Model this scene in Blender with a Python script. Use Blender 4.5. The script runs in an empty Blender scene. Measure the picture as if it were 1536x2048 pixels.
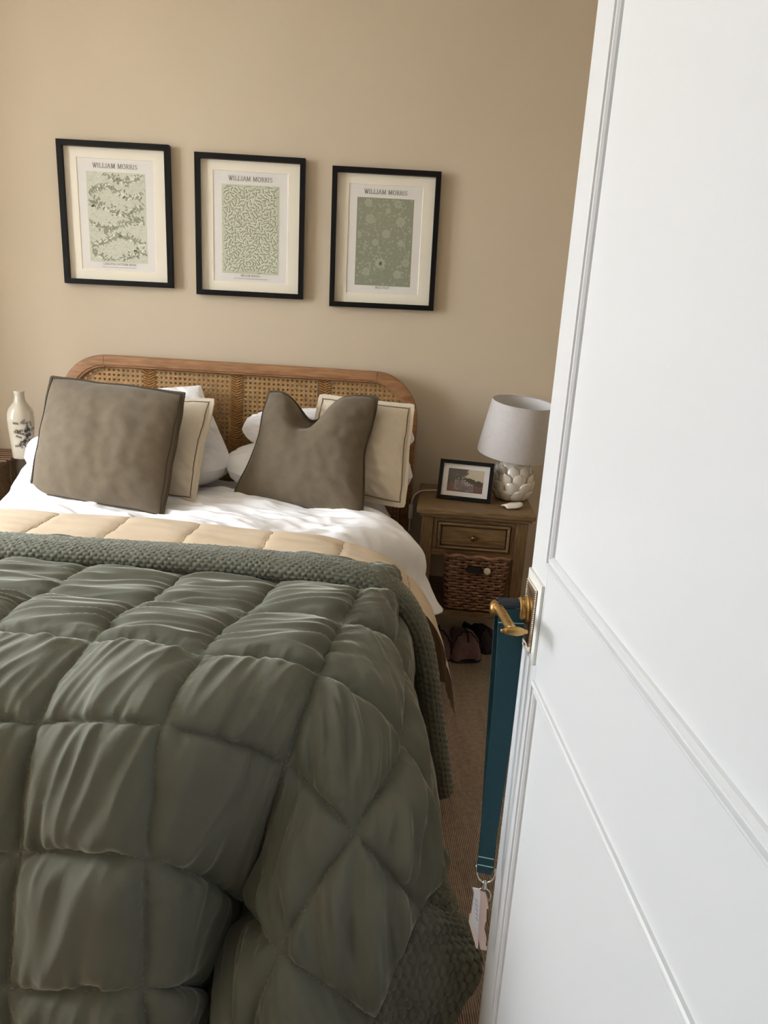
import bpy, bmesh, math, random
import numpy as np
from mathutils import Vector, Matrix

random.seed(7)
scene = bpy.context.scene
C = scene.collection

# ------------------------------------------------------------------ camera, sky, light, exposure
HC = 1.36                                    # eye height
F_PX, YAW, PITCH, ROLL = 1446.8, math.radians(2.859), math.radians(14.696), math.radians(3.4965)
_r = np.array([math.cos(YAW), -math.sin(YAW), 0.0])
_fh = np.array([math.sin(YAW), math.cos(YAW), 0.0])
_z = np.array([0, 0, 1.0])
_F = _fh * math.cos(PITCH) - _z * math.sin(PITCH)
_U = _fh * math.sin(PITCH) + _z * math.cos(PITCH)
_R2 = _r * math.cos(ROLL) + _U * math.sin(ROLL)
_U2 = _U * math.cos(ROLL) - _r * math.sin(ROLL)
cam_d = bpy.data.cameras.new('camera')
cam = bpy.data.objects.new('camera', cam_d)
C.objects.link(cam)
cam_d.sensor_fit = 'VERTICAL'
cam_d.sensor_height = 36.0
cam_d.sensor_width = 27.0
cam_d.lens = F_PX / 2048 * 36.0
cam_d.clip_start = 0.02
M = Matrix.Identity(4)
for i in range(3):
    M[i][0] = _R2[i]; M[i][1] = _U2[i]; M[i][2] = -_F[i]
M[2][3] = HC
cam.matrix_world = M
scene.camera = cam

world = bpy.data.worlds.new('overcast_sky')
scene.world = world
world.use_nodes = True
_bg = world.node_tree.nodes['Background']
_bg.inputs[0].default_value = (0.86, 0.935, 1.0, 1)
_bg.inputs[1].default_value = 22.0

WX = -2.9                                   # left wall, with the window
WIN = (1.05, 2.45, 0.75, 2.48)               # window opening y0 y1 z0 z1
ld = bpy.data.lights.new('window_daylight', 'AREA')
ld.shape = 'RECTANGLE'
ld.size, ld.size_y = WIN[1] - WIN[0], WIN[3] - WIN[2]
ld.cycles.is_portal = True
lo = bpy.data.objects.new('window_daylight', ld)
C.objects.link(lo)
lo.location = (WX - 0.10, (WIN[0] + WIN[1]) / 2, (WIN[2] + WIN[3]) / 2)
lo.rotation_euler = (0, -math.pi / 2, 0)     # faces into the room (+x)

scene.view_settings.view_transform = 'Standard'
scene.view_settings.look = 'None'
scene.view_settings.gamma = 1.0
scene.view_settings.exposure = 0.05
scene.view_settings.use_curve_mapping = False

# ------------------------------------------------------------------ helpers
def A(px, py, Y):
    """point seen at photo pixel (px,py) at depth Y (absolute coordinates)"""
    X, Yp = px - 768, py - 1024
    x = X * math.cos(ROLL) + Yp * math.sin(ROLL)
    y = -X * math.sin(ROLL) + Yp * math.cos(ROLL)
    d = _r * x / F_PX - _U * y / F_PX + _F
    p = d * Y / d[1]
    return np.array([p[0], p[1], p[2] + HC])

def srgb(r, g, b):
    f = lambda c: (c / 255) / 12.92 if c / 255 <= 0.04045 else ((c / 255 + 0.055) / 1.055) ** 2.4
    return (f(r), f(g), f(b), 1)

def tag(o, label=None, cat=None, group=None, kind=None):
    if label: o['label'] = label
    if cat: o['category'] = cat
    if group: o['group'] = group
    if kind: o['kind'] = kind
    return o

def empty(name, loc=(0, 0, 0), rz=0.0, parent=None):
    o = bpy.data.objects.new(name, None)
    o.empty_display_size = 0.05
    o.location = loc
    o.rotation_euler = (0, 0, rz)
    if parent: o.parent = parent
    C.objects.link(o)
    return o

def link(name, me, mat=None, parent=None, smooth=False):
    o = bpy.data.objects.new(name, me)
    C.objects.link(o)
    if mat is not None and not me.materials: me.materials.append(mat)
    if parent: o.parent = parent
    if smooth: me.polygons.foreach_set('use_smooth', [True] * len(me.polygons))
    return o

def mk(name, V, Fc, mat=None, parent=None, smooth=False):
    me = bpy.data.meshes.new(name)
    me.from_pydata([tuple(map(float, v)) for v in V], [], [tuple(map(int, f)) for f in Fc])
    me.update()
    return link(name, me, mat, parent, smooth)

class MB:
    """collects simple solids into one mesh"""
    def __init__(s): s.v = []; s.f = []
    def add(s, V, Fc):
        n = len(s.v); s.v += [tuple(v) for v in V]; s.f += [tuple(i + n for i in f) for f in Fc]; return s
    def box(s, x0, x1, y0, y1, z0, z1):
        return s.add([(x0, y0, z0), (x1, y0, z0), (x1, y1, z0), (x0, y1, z0), (x0, y0, z1), (x1, y0, z1), (x1, y1, z1), (x0, y1, z1)],
                     [(0, 3, 2, 1), (4, 5, 6, 7), (0, 1, 5, 4), (1, 2, 6, 5), (2, 3, 7, 6), (3, 0, 4, 7)])
    def tube(s, pts, r, n=8, cap=True, closed=False):
        pts = [Vector(p) for p in pts]; V = []; Fc = []
        m = len(pts); rr = r if hasattr(r, '__len__') else [r] * m
        up = None
        for i, p in enumerate(pts):
            if closed: t = pts[(i + 1) % m] - pts[i - 1]
            else: t = pts[min(i + 1, m - 1)] - pts[max(i - 1, 0)]
            t.normalize()
            if up is None:
                up = Vector((0, 0, 1)) if abs(t.z) < .9 else Vector((1, 0, 0))
            a = t.cross(up)
            if a.length < 1e-6: a = t.orthogonal()
            a.normalize(); b = a.cross(t); b.normalize(); up = b
            for k in range(n):
                an = 2 * math.pi * k / n
                V.append(p + a * math.cos(an) * rr[i] + b * math.sin(an) * rr[i])
        for i in range(m if closed else m - 1):
            j = (i + 1) % m
            for k in range(n):
                l = (k + 1) % n
                Fc.append((i * n + k, i * n + l, j * n + l, j * n + k))
        if cap and not closed:
            Fc.append(tuple(range(n - 1, -1, -1))); Fc.append(tuple((m - 1) * n + k for k in range(n)))
        return s.add(V, Fc)
    def lathe(s, prof, n=32, c=(0, 0, 0), axis='z'):
        V = []; Fc = []
        for (r, h) in prof:
            for k in range(n):
                an = 2 * math.pi * k / n
                p = (r * math.cos(an), r * math.sin(an), h)
                if axis == 'x': p = (h, p[0], p[1])
                elif axis == 'y': p = (p[0], h, p[1])
                V.append((p[0] + c[0], p[1] + c[1], p[2] + c[2]))
        for i in range(len(prof) - 1):
            for k in range(n):
                l = (k + 1) % n
                Fc.append((i * n + k, i * n + l, (i + 1) * n + l, (i + 1) * n + k))
        Fc.append(tuple(range(n - 1, -1, -1))); Fc.append(tuple((len(prof) - 1) * n + k for k in range(n)))
        return s.add(V, Fc)
    def build(s, name, mat=None, parent=None, smooth=False, bevel=0, seg=2):
        me = bpy.data.meshes.new(name)
        me.from_pydata([tuple(map(float, v)) for v in s.v], [], s.f)
        me.update()
        if bevel:
            bm = bmesh.new(); bm.from_mesh(me)
            bmesh.ops.bevel(bm, geom=list(bm.edges), offset=bevel, segments=seg, affect='EDGES', profile=0.6, clamp_overlap=True)
            bm.to_mesh(me); bm.free()
        o = link(name, me, mat, parent, smooth)
        if smooth and bevel == 0: pass
        return o

def smooth_by_angle(o, deg=40):
    me = o.data
    bm = bmesh.new(); bm.from_mesh(me)
    for f in bm.faces: f.smooth = True
    for e in bm.edges:
        e.smooth = not (len(e.link_faces) == 2 and e.calc_face_angle(0) > math.radians(deg))
    bm.to_mesh(me); bm.free()
    return o

def copy_tree(o, parent=None):
    c = o.copy(); C.objects.link(c); c.parent = parent
    for ch in list(o.children): copy_tree(ch, c)
    return c

# numpy gradient noise -------------------------------------------------
_rng = np.random.RandomState(11)
_perm = np.concatenate([_rng.permutation(256)] * 2)
_ang = _rng.rand(256) * 2 * np.pi
def noise2(x, y):
    x = np.asarray(x, float); y = np.asarray(y, float)
    xi = np.floor(x).astype(int); yi = np.floor(y).astype(int)
    xf = x - xi; yf = y - yi
    u = xf ** 3 * (xf * (xf * 6 - 15) + 10); v = yf ** 3 * (yf * (yf * 6 - 15) + 10)
    def g(ix, iy, dx, dy):
        a = _ang[_perm[(_perm[ix & 255] + iy) & 255]]
        return np.cos(a) * dx + np.sin(a) * dy
    n00 = g(xi, yi, xf, yf); n10 = g(xi + 1, yi, xf - 1, yf)
    n01 = g(xi, yi + 1, xf, yf - 1); n11 = g(xi + 1, yi + 1, xf - 1, yf - 1)
    return ((n00 * (1 - u) + n10 * u) * (1 - v) + (n01 * (1 - u) + n11 * u) * v) * 1.5
def ridge(n): return (1.0 - 2.3 * np.sqrt(n * n + .004)).clip(-1.0, 1.0)
def sstep(a, b, x):
    t = np.clip((x - a) / (b - a), 0, 1)
    return t * t * (3 - 2 * t)

def grid_mesh(name, P, mat, parent=None, smooth=True, flip=False):
    """P: (n,m,3) array"""
    n, m = P.shape[:2]
    idx = np.arange(n * m).reshape(n, m)
    q = np.stack([idx[:-1, :-1], idx[1:, :-1], idx[1:, 1:], idx[:-1, 1:]], -1).reshape(-1, 4)
    if flip: q = q[:, ::-1]
    me = bpy.data.meshes.new(name)
    me.vertices.add(n * m); me.vertices.foreach_set('co', P.reshape(-1).astype(np.float32))
    me.loops.add(q.size); me.loops.foreach_set('vertex_index', q.reshape(-1).astype(np.int32))
    me.polygons.add(len(q)); me.polygons.foreach_set('loop_start', np.arange(0, q.size, 4, dtype=np.int32))
    me.update(calc_edges=True)
    return link(name, me, mat, parent, smooth)

def normals(P):
    du = np.gradient(P, axis=0); dv = np.gradient(P, axis=1)
    n = np.cross(du, dv)
    return n / (np.linalg.norm(n, axis=-1, keepdims=True) + 1e-12)

# ------------------------------------------------------------------ materials
MATS = {}
def mat(name, col, rough=0.7, metal=0.0, spec=0.5, sheen=0.0, sheen_rough=0.4, vary=0.0, vscale=6.0, bump=0.0, bscale=200.0,
        stretch=(1, 1, 1), coat=0.0, col2=None, sheen_tint=None):
    m = bpy.data.materials.new(name); m.use_nodes = True
    nt = m.node_tree; b = nt.nodes['Principled BSDF']
    b.inputs['Base Color'].default_value = col
    b.inputs['Roughness'].default_value = rough
    b.inputs['Metallic'].default_value = metal
    b.inputs['Specular IOR Level'].default_value = spec
    if sheen:
        b.inputs['Sheen Weight'].default_value = sheen
        b.inputs['Sheen Roughness'].default_value = sheen_rough
        if sheen_tint: b.inputs['Sheen Tint'].default_value = sheen_tint
    if coat: b.inputs['Coat Weight'].default_value = coat
    tc = nt.nodes.new('ShaderNodeTexCoord'); mp = nt.nodes.new('ShaderNodeMapping')
    nt.links.new(tc.outputs['Object'], mp.inputs[0]); mp.inputs['Scale'].default_value = stretch
    if vary or col2:
        n = nt.nodes.new('ShaderNodeTexNoise'); n.inputs['Scale'].default_value = vscale; n.inputs['Detail'].default_value = 5
        nt.links.new(mp.outputs[0], n.inputs['Vector'])
        mx = nt.nodes.new('ShaderNodeMix'); mx.data_type = 'RGBA'
        c2 = col2 if col2 else tuple(c * (1 - vary) for c in col[:3]) + (1,)
        mx.inputs[6].default_value = col if col2 else tuple(min(1, c * (1 + vary * .6)) for c in col[:3]) + (1,)
        mx.inputs[7].default_value = c2
        rp = nt.nodes.new('ShaderNodeMapRange'); rp.inputs[1].default_value = 0.3; rp.inputs[2].default_value = 0.7
        nt.links.new(n.outputs[0], rp.inputs[0]); nt.links.new(rp.outputs[0], mx.inputs[0])
        nt.links.new(mx.outputs[2], b.inputs['Base Color'])
    if bump:
        n2 = nt.nodes.new('ShaderNodeTexNoise'); n2.inputs['Scale'].default_value = bscale; n2.inputs['Detail'].default_value = 3
        nt.links.new(mp.outputs[0], n2.inputs['Vector'])
        bp = nt.nodes.new('ShaderNodeBump'); bp.inputs['Strength'].default_value = bump; bp.inputs['Distance'].default_value = 0.002
        nt.links.new(n2.outputs[0], bp.inputs['Height']); nt.links.new(bp.outputs[0], b.inputs['Normal'])
    MATS[name] = m
    return m

mat('wall_paint', srgb(206, 189, 165), 0.85, vary=0.03, vscale=1.5, bump=0.15, bscale=90)
mat('white_paint', srgb(240, 240, 238), 0.45, bump=0.06, bscale=60)
mat('door_paint', srgb(210, 210, 211), 0.38, bump=0.05, bscale=40)
mat('ceiling_paint', srgb(246, 244, 240), 0.9)
mat('quilt_velvet', srgb(107, 108, 96), 0.8, spec=0.25, sheen=0.9, sheen_rough=0.3, sheen_tint=srgb(225, 225, 212), vary=0.08, vscale=9, bump=0.25, bscale=420)
mat('stitch_thread', srgb(132, 131, 116), 0.8)
mat('quilt_lining', srgb(214, 192, 162), 0.8, spec=0.2, sheen=0.2, vary=0.04, vscale=12, bump=0.2, bscale=300)
mat('white_cotton', srgb(250, 248, 250), 0.8, spec=0.2, sheen=0.1, bump=0.15, bscale=500)
mat('cream_linen', srgb(226, 213, 193), 0.85, spec=0.2, sheen=0.15, bump=0.3, bscale=600, vary=0.03, vscale=8)
mat('seam_dark', srgb(58, 49, 40), 0.9)
mat('seam_brown', srgb(120, 100, 80), 0.9)
mat('cushion_velvet', srgb(111, 98, 81), 0.85, spec=0.2, sheen=0.3, sheen_rough=0.4, vary=0.09, vscale=26, bump=0.2, bscale=350)
mat('cushion_edge', srgb(84, 74, 60), 0.9, spec=0.1)
mat('wood_oak', srgb(172, 126, 86), 0.55, col2=srgb(134, 92, 58), vscale=14, stretch=(1, 8, 8), bump=0.15, bscale=60)
mat('wood_oak_v', srgb(172, 126, 86), 0.55, col2=srgb(134, 92, 58), vscale=14, stretch=(8, 8, 1), bump=0.15, bscale=60)
mat('wood_bedside', srgb(132, 104, 70), 0.42, col2=srgb(90, 68, 43), vscale=16, stretch=(1, 10, 10), bump=0.1, bscale=60)
mat('wood_bedside_v', srgb(132, 104, 70), 0.42, col2=srgb(90, 68, 43), vscale=16, stretch=(10, 10, 1), bump=0.1, bscale=60)
mat('cane', srgb(180, 138, 86), 0.5, vary=0.22, vscale=30, bump=0.2, bscale=150)
mat('cane_dark', srgb(170, 124, 70), 0.5, vary=0.2, vscale=60)
mat('black_frame', srgb(12, 11, 11), 0.5, spec=0.2)
mat('mat_board', srgb(240, 230, 212), 0.9)
mat('print_paper', srgb(228, 222, 216), 0.8)
mat('print_pale', srgb(205, 205, 186), 0.8)
mat('print_sage', srgb(200, 200, 176), 0.8)
mat('print_green', srgb(146, 147, 126), 0.8)
mat('ink_green', srgb(152, 152, 132), 0.8)
mat('ink_mid', srgb(172, 172, 152), 0.8)
mat('ink_dark', srgb(140, 140, 124), 0.8)
mat('ink_light', srgb(226, 226, 205), 0.8)
mat('ink_flower', srgb(176, 178, 150), 0.8)
mat('ink_text', srgb(110, 108, 102), 0.8)
mat('ceramic', srgb(222, 212, 198), 0.22, spec=0.5, coat=0.3)
mat('ceramic_vase', srgb(198, 187, 168), 0.2, spec=0.5, coat=0.4)
mat('vase_ink', srgb(52, 46, 42), 0.5)
mat('shade_fabric', srgb(190, 182, 178), 0.6, spec=0.3, sheen=0.3, bump=0.3, bscale=400, vary=0.05, vscale=80)
mat('shade_inner', srgb(226, 222, 220), 0.6)
mat('wicker', srgb(158, 118, 90), 0.55, col2=srgb(104, 72, 54), vscale=40)
mat('mauve_knit', srgb(128, 100, 98), 0.95, sheen=0.4, bump=0.8, bscale=140, vary=0.15, vscale=30)
mat('dark_fabric', srgb(52, 42, 44), 0.9, vary=0.2, vscale=40)
mat('brass', srgb(184, 148, 92), 0.36, metal=1.0, vary=0.1, vscale=40)
mat('brass_dark', srgb(120, 84, 40), 0.4, metal=1.0)
mat('nickel', srgb(206, 200, 192), 0.2, metal=1.0)
mat('plate_metal', srgb(168, 146, 124), 0.28, metal=1.0)  # brown of the mirrored room put into the plate's colour
mat('satin_nickel', srgb(226, 224, 218), 0.5, metal=0.6)  # paler copy of the plate's nickel, imitating a white reflection
mat('steel', srgb(200, 196, 190), 0.25, metal=1.0)
mat('teal_webbing', srgb(30, 70, 82), 0.65, spec=0.3, sheen=0.2, bump=0.4, bscale=500)
mat('teal_dark', srgb(26, 36, 44), 0.7)
mat('thread_pale', srgb(150, 190, 190), 0.7)
mat('paper_pink', srgb(236, 214, 206), 0.8)
mat('paper_white', srgb(232, 232, 238), 0.8)
mat('ink_blue', srgb(120, 130, 165), 0.8)
mat('cable_white', srgb(214, 206, 196), 0.5)
mat('mattress_fabric', srgb(226, 220, 210), 0.9)
mat('mirror_dark', srgb(30, 26, 24), 0.6)  # dark colour standing in for shade on the strips and basket hole
mat('outside_ground', srgb(206, 200, 190), 0.95)

def carpet_mat():
    m = mat('carpet', srgb(190, 166, 146), 0.95, spec=0.1, vary=0.18, vscale=60)
    nt = m.node_tree; b = nt.nodes['Principled BSDF']
    tc = nt.nodes['Texture Coordinate']
    w = nt.nodes.new('ShaderNodeTexWave'); w.bands_direction = 'X'; w.inputs['Scale'].default_value = 62
    w.inputs['Distortion'].default_value = 1.2; w.inputs['Detail Scale'].default_value = 8; w.inputs['Detail'].default_value = 2
    nt.links.new(tc.outputs['Object'], w.inputs['Vector'])
    bp = nt.nodes.new('ShaderNodeBump'); bp.inputs['Strength'].default_value = 0.9; bp.inputs['Distance'].default_value = 0.004
    nt.links.new(w.outputs['Fac'], bp.inputs['Height']); nt.links.new(bp.outputs[0], b.inputs['Normal'])
    return m
carpet_mat()

def glass_mat():
    m = bpy.data.materials.new('picture_glass'); m.use_nodes = True
    nt = m.node_tree; nt.nodes.remove(nt.nodes['Principled BSDF'])
    out = nt.nodes['Material Output']
    t = nt.nodes.new('ShaderNodeBsdfTransparent'); g = nt.nodes.new('ShaderNodeBsdfGlossy'); g.inputs['Roughness'].default_value = 0.02
    lw = nt.nodes.new('ShaderNodeLayerWeight'); lw.inputs['Blend'].default_value = 0.5
    pw = nt.nodes.new('ShaderNodeMath'); pw.operation = 'POWER'; pw.inputs[1].default_value = 5.0; nt.links.new(lw.outputs['Facing'], pw.inputs[0])
    fr = nt.nodes.new('ShaderNodeMath'); fr.operation = 'MULTIPLY_ADD'; fr.inputs[1].default_value = 0.9; fr.inputs[2].default_value = 0.025; nt.links.new(pw.outputs[0], fr.inputs[0])
    mx = nt.nodes.new('ShaderNodeMixShader')
    nt.links.new(fr.outputs[0], mx.inputs[0]); nt.links.new(t.outputs[0], mx.inputs[1]); nt.links.new(g.outputs[0], mx.inputs[2])
    nt.links.new(mx.outputs[0], out.inputs['Surface'])
    MATS['picture_glass'] = m
glass_mat()
m_ = MATS

# ------------------------------------------------------------------ the setting
D = 3.12                                    # back wall
XR = 1.45; YF = 0.22; HT = 2.75
def struct(o): o['kind'] = 'structure'; return o
struct(MB().box(WX - .12, XR + .12, D, D + .12, 0, HT).build('wall_back', m_['wall_paint']))
struct(MB().box(XR, XR + .12, YF, D, 0, HT).build('wall_right', m_['wall_paint']))
y0, y1, z0, z1 = WIN
struct(MB().box(WX - .12, WX, YF, y0, 0, HT).box(WX - .12, WX, y1, D, 0, HT)
       .box(WX - .12, WX, y0, y1, 0, z0).box(WX - .12, WX, y0, y1, z1, HT).build('wall_left', m_['wall_paint']))
HX0, HX1 = -0.50, 0.305                     # doorway
struct(MB().box(WX - .12, HX0, YF - .10, YF, 0, HT).box(HX1 + .02, XR + .12, YF - .10, YF, 0, HT)
       .box(HX0, HX1 + .02, YF - .10, YF, 2.02, HT).build('wall_front', m_['wall_paint']))
struct(MB().box(WX - .12, XR + .12, YF - .10, D + .12, -.1, 0).box(-1.2, XR + .12, -1.6, YF - .10, -.1, 0).build('floor', m_['carpet']))
struct(MB().box(WX - .12, XR + .12, YF - .10, D + .12, HT, HT + .1).box(-1.2, XR + .12, -1.6, YF - .10, HT, HT + .1).build('ceiling', m_['ceiling_paint']))
struct(MB().box(-1.2, XR + .12, -1.7, -1.6, -.1, HT + .1).build('wall_hall_end', m_['white_paint']))
struct(MB().box(-1.2, -1.1, -1.6, YF - .10, 0, HT).build('wall_hall_left', m_['white_paint']))
struct(MB().box(WX, -1.99, 2.5, D, 0, HT).build('wall_alcove', m_['wall_paint']))  # unseen box added to hold window light off the back wall's left end
struct(MB().box(1.1, 1.2, -1.6, YF - .10, 0, HT).build('wall_hall_right', m_['white_paint']))
struct(MB().box(WX, XR, D - .018, D, 0, .11).box(WX, XR, D - .012, D, .11, .13).build('baseboard_back', m_['wall_paint'], bevel=.002))
struct(MB().box(XR - .018, XR, YF, D - .02, 0, .11).build('baseboard_right', m_['white_paint'], bevel=.002))
# window frame in the left wall
wf = struct(empty('window_1', (WX - .06, (y0 + y1) / 2, z0)))
w2, hh = (y1 - y0) / 2, z1 - z0
MB().box(-.03, .03, -w2, -w2 + .06, 0, hh).box(-.03, .03, w2 - .06, w2, 0, hh).box(-.03, .03, -w2 + .06, w2 - .06, 0, .06).box(-.03, .03, -w2 + .06, w2 - .06, hh - .06, hh).build('window_frame', m_['white_paint'], wf)
MB().box(-.02, .02, -.025, .025, .06, hh - .06).build('mullion', m_['white_paint'], wf)
MB().box(.06, .16, -w2 - .04, w2 + .04, -.03, 0).build('window_sill', m_['white_paint'], wf, bevel=.004)
struct(mk('outside_ground', [(-60, -40, -3), (-2.6, -40, -3), (-2.6, 40, -3), (-60, 40, -3)], [(0, 1, 2, 3)], m_['outside_ground']))

# ------------------------------------------------------------------ door
EX, EY = 0.272, 1.0                          # free edge of the door face
HINGE_Y = 0.24
door = struct(empty('door_1', (EX, EY, 0.012)))
door.rotation_euler = (0, 0, -0.0113)        # local -y runs towards the hinge, -x is the visible face
DW, DH, DT = EY - HINGE_Y, 1.98, 0.042
ZR0, ZR1 = 0.886, 1.058                      # lock rail
SW = 0.088                                   # stile width
def dbox(name, ya, yb, za, zb, xa=0.0, xb=DT, bev=.0015):
    return MB().box(xa, xb, -yb, -ya, za - .012, zb - .012).build(name, m_['door_paint'], door, bevel=bev)
dbox('stile', 0, SW, 0.012, DH)
dbox('stile', DW - SW, DW, 0.012, DH)
dbox('rail', SW, DW - SW, ZR0, ZR1)
dbox('rail', SW, DW - SW, 0.012, 0.2)
dbox('rail', SW, DW - SW, DH - .10, DH)
dbox('door_panel', SW, DW - SW, ZR1, DH - .10, .0025, DT - .004, 0)
dbox('door_panel', SW, DW - SW, .2, ZR0, .0025, DT - .004, 0)
def moulding(ya, yb, za, zb):
    # mitred bead: profile (inset from opening edge, height off the face)
    prof = [(-.002, 0.0005), (-.0015, -.0035), (.001, -.005), (.0035, -.005), (.005, -.0015), (.0065, -.0012), (.008, -.0035), (.0115, -.0035), (.014, -.0005), (.0155, .003)]
    V = []; Fc = []
    n = len(prof)
    for (d, h) in prof:
        for (yy, zz) in ((ya + d, za + d), (yb - d, za + d), (yb - d, zb - d), (ya + d, zb - d)):
            V.append((h, -yy, zz - .012))
    for i in range(n - 1):
        for k in range(4):
            l = (k + 1) % 4
            Fc.append((i * 4 + k, i * 4 + l, (i + 1) * 4 + l, (i + 1) * 4 + k))
    return mk('moulding', V, Fc, m_['door_paint'], door)
moulding(SW, DW - SW, ZR1, DH - .10)
moulding(SW, DW - SW, .2, ZR0)
# back plate, rosette and lever
hz = HC - .391 - .012
hy = -.030
hd = empty('door_handle', (0, 0, 0), parent=door)
PY0, PY1, PZ0, PZ1 = -.082, -.002, hz - .062, hz + .056
def plate_ring(prof, name, matn):
    V = []; Fc = []
    for (d, h) in prof:
        for (yy, zz) in ((PY0 + d, PZ0 + d), (PY1 - d, PZ0 + d), (PY1 - d, PZ1 - d), (PY0 + d, PZ1 - d)): V.append((h, yy, zz))
    for i in range(len(prof) - 1):
        for k in range(4):
            l = (k + 1) % 4; Fc.append((i * 4 + k, i * 4 + l, (i + 1) * 4 + l, (i + 1) * 4 + k))
    b = (len(prof) - 1) * 4; Fc.append((b, b + 1, b + 2, b + 3))
    return mk(name, V, Fc, m_[matn], hd)
plate_ring([(0, 0), (0, -.004), (.012, -.0055), (.0125, .0)], 'plate_bevel', 'satin_nickel')
plate_ring([(.0125, -.003), (.013, -.0065), (.017, -.0065), (.019, -.0085), (.022, -.0085), (.024, -.0075)], 'backplate', 'plate_metal')
# beaded rope edge round the raised field
bd = MB()
def beads(p, q, n):
    for i in range(n):
        t = (i + .5) / n
        c = (-.0070, p[0] + (q[0] - p[0]) * t, p[1] + (q[1] - p[1]) * t)
        r = .0022
        bd.add([(c[0] - r, c[1], c[2]), (c[0], c[1] - r, c[2]), (c[0], c[1], c[2] - r), (c[0], c[1] + r, c[2]), (c[0], c[1], c[2] + r), (c[0] + r, c[1], c[2])],
               [(0, 1, 4), (0, 4, 3), (0, 3, 2), (0, 2, 1), (5, 4, 1), (5, 3, 4), (5, 2, 3), (5, 1, 2)])
d = .0130
beads((PY0 + d, PZ0 + d), (PY0 + d, PZ1 - d), 30); beads((PY1 - d, PZ0 + d), (PY1 - d, PZ1 - d), 30)
beads((PY0 + d, PZ0 + d), (PY1 - d, PZ0 + d), 16); beads((PY0 + d, PZ1 - d), (PY1 - d, PZ1 - d), 16)
tag(bd.build('beaded_edge', m_['nickel'], hd), kind='stuff')
MB().lathe([(.0001, -.026), (.010, -.026), (.013, -.022), (.0175, -.020), (.0185, -.016), (.016, -.012), (.0205, -.010), (.0215, -.006), (.0001, -.006)][::-1], 28, (0, hy, hz), 'x').build('rosette', m_['brass'], hd, True)
# spindle neck and lever: out from the door, then towards the hinge
MB().lathe([(.0001, -.02), (.0085, -.02), (.0075, -.045), (.011, -.047), (.011, -.052), (.0085, -.055), (.0085, -.060), (.0001, -.061)][::-1], 24, (0, hy, hz), 'x').build('spindle', m_['brass'], hd, True)
lv = MB()
LX = -.050
pts = [(LX - .004, hy + .012, hz + .004), (LX, hy, hz + .003), (LX + .001, hy - .02, hz + .004), (LX + .001, hy - .045, hz + .005), (LX, hy - .075, hz + .008), (LX, hy - .095, hz + .012), (LX, hy - .107, hz + .013)]
lv.tube(pts, [.005, .0075, .0068, .0062, .0060, .0060, .0045], 14)
lev = lv.build('lever', m_['brass'], hd, True)
sc_ = MB()
c0 = np.array([LX, hy - .106, hz + .012])
sc_.lathe([(.0001, -.016), (.002, -.016), (.0026, -.014), (.002, -.0125), (.0045, -.011), (.0052, -.006), (.0058, 0), (.0062, .006), (.0048, .012), (.0026, .016), (.0028, .0185), (.0001, .020)], 20, tuple(c0), 'x')
sc_.build('lever_scroll', m_['brass'], hd, True)
fl = MB()
for i in range(9):
    yy = hy - .018 - i * .0078
    fl.tube([(LX - .0012 + .0072 * math.cos(a), yy + .002 * math.sin(a), hz + .0045 + i * .0006 + .0068 * math.sin(a)) for a in np.linspace(0.2, 1.9, 7)], .0006, 6)
tag(fl.build('fluting', m_['brass'], hd, True), kind='stuff')

# ------------------------------------------------------------------ lanyard hanging on the spindle
Wd = lambda p: np.array([EX, EY, 0.012]) + np.array(p)          # door-local to world (angle is negligible)
spx = Wd((0, hy, hz))
lan = tag(empty('lanyard', (0, 0, 0)), 'teal webbing lanyard looped over the brass door lever, ending in a steel clip', 'lanyard')
def ribbon(path, wdir, w, th, name, matn, parent):
    """flat strap of thickness th following path; wdir list of width directions"""
    V = []; Fc = []
    n = len(path)
    for i in range(n):
        p = np.array(path[i]); t = np.array(path[min(i + 1, n - 1)]) - np.array(path[max(i - 1, 0)]); t /= np.linalg.norm(t)
        wd = np.array(wdir[i] if isinstance(wdir, list) else wdir, float); wd -= t * (wd @ t); wd /= np.linalg.norm(wd)
        nn = np.cross(t, wd)
        ww = w[i] if hasattr(w, '__len__') else w
        for (a, b) in ((-1, -1), (1, -1), (1, 1), (-1, 1)): V.append(p + wd * a * ww / 2 + nn * b * th / 2)
    for i in range(n - 1):
        for k in range(4):
            l = (k + 1) % 4; Fc.append((i * 4 + k, i * 4 + l, (i + 1) * 4 + l, (i + 1) * 4 + k))
    Fc.append((3, 2, 1, 0)); b = (n - 1) * 4; Fc.append((b, b + 1, b + 2, b + 3))
    return mk(name, V, Fc, m_[matn], parent)
cx = EX - .033
ytop = spx[1]
strap_bot = np.array([EX - .0275, ytop - .010, HC - .838])
front = []; wds = []; wl = []
for i in range(30):
    t = i / 29
    p = np.array([cx, ytop - .013, spx[2] + .006]) * (1 - t) + strap_bot * t
    p[1] += -.004 * math.sin(t * 3.14); p[0] += .002 * math.sin(t * 5)
    a = math.radians(-4 - 10 * sstep(.1, .9, t))
    front.append(p); wds.append((math.cos(a), math.sin(a), 0)); wl.append(.0375 - .0135 * t)
arc = [np.array([cx, ytop - .013 * math.cos(a), spx[2] + .007 + .008 * math.sin(a)]) for a in np.linspace(math.pi, 0.0, 8)]
arc2 = arc[::-1]
back = []
for i in range(30):
    t = i / 29
    p = np.array([cx, ytop + .013, spx[2] + .006]) * (1 - t) + (strap_bot + np.array([.002, .008, 0])) * t
    p[1] += .006 * math.sin(t * 3.14) * (1 - t)
    back.append(p)
ribbon(front, wds, wl, .0022, 'strap', 'teal_webbing', lan)
ribbon(back, wds, wl, .0022, 'strap', 'teal_webbing', lan)
ribbon(arc, (1, 0, 0), .037, .0022, 'strap_loop', 'teal_dark', lan)
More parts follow.
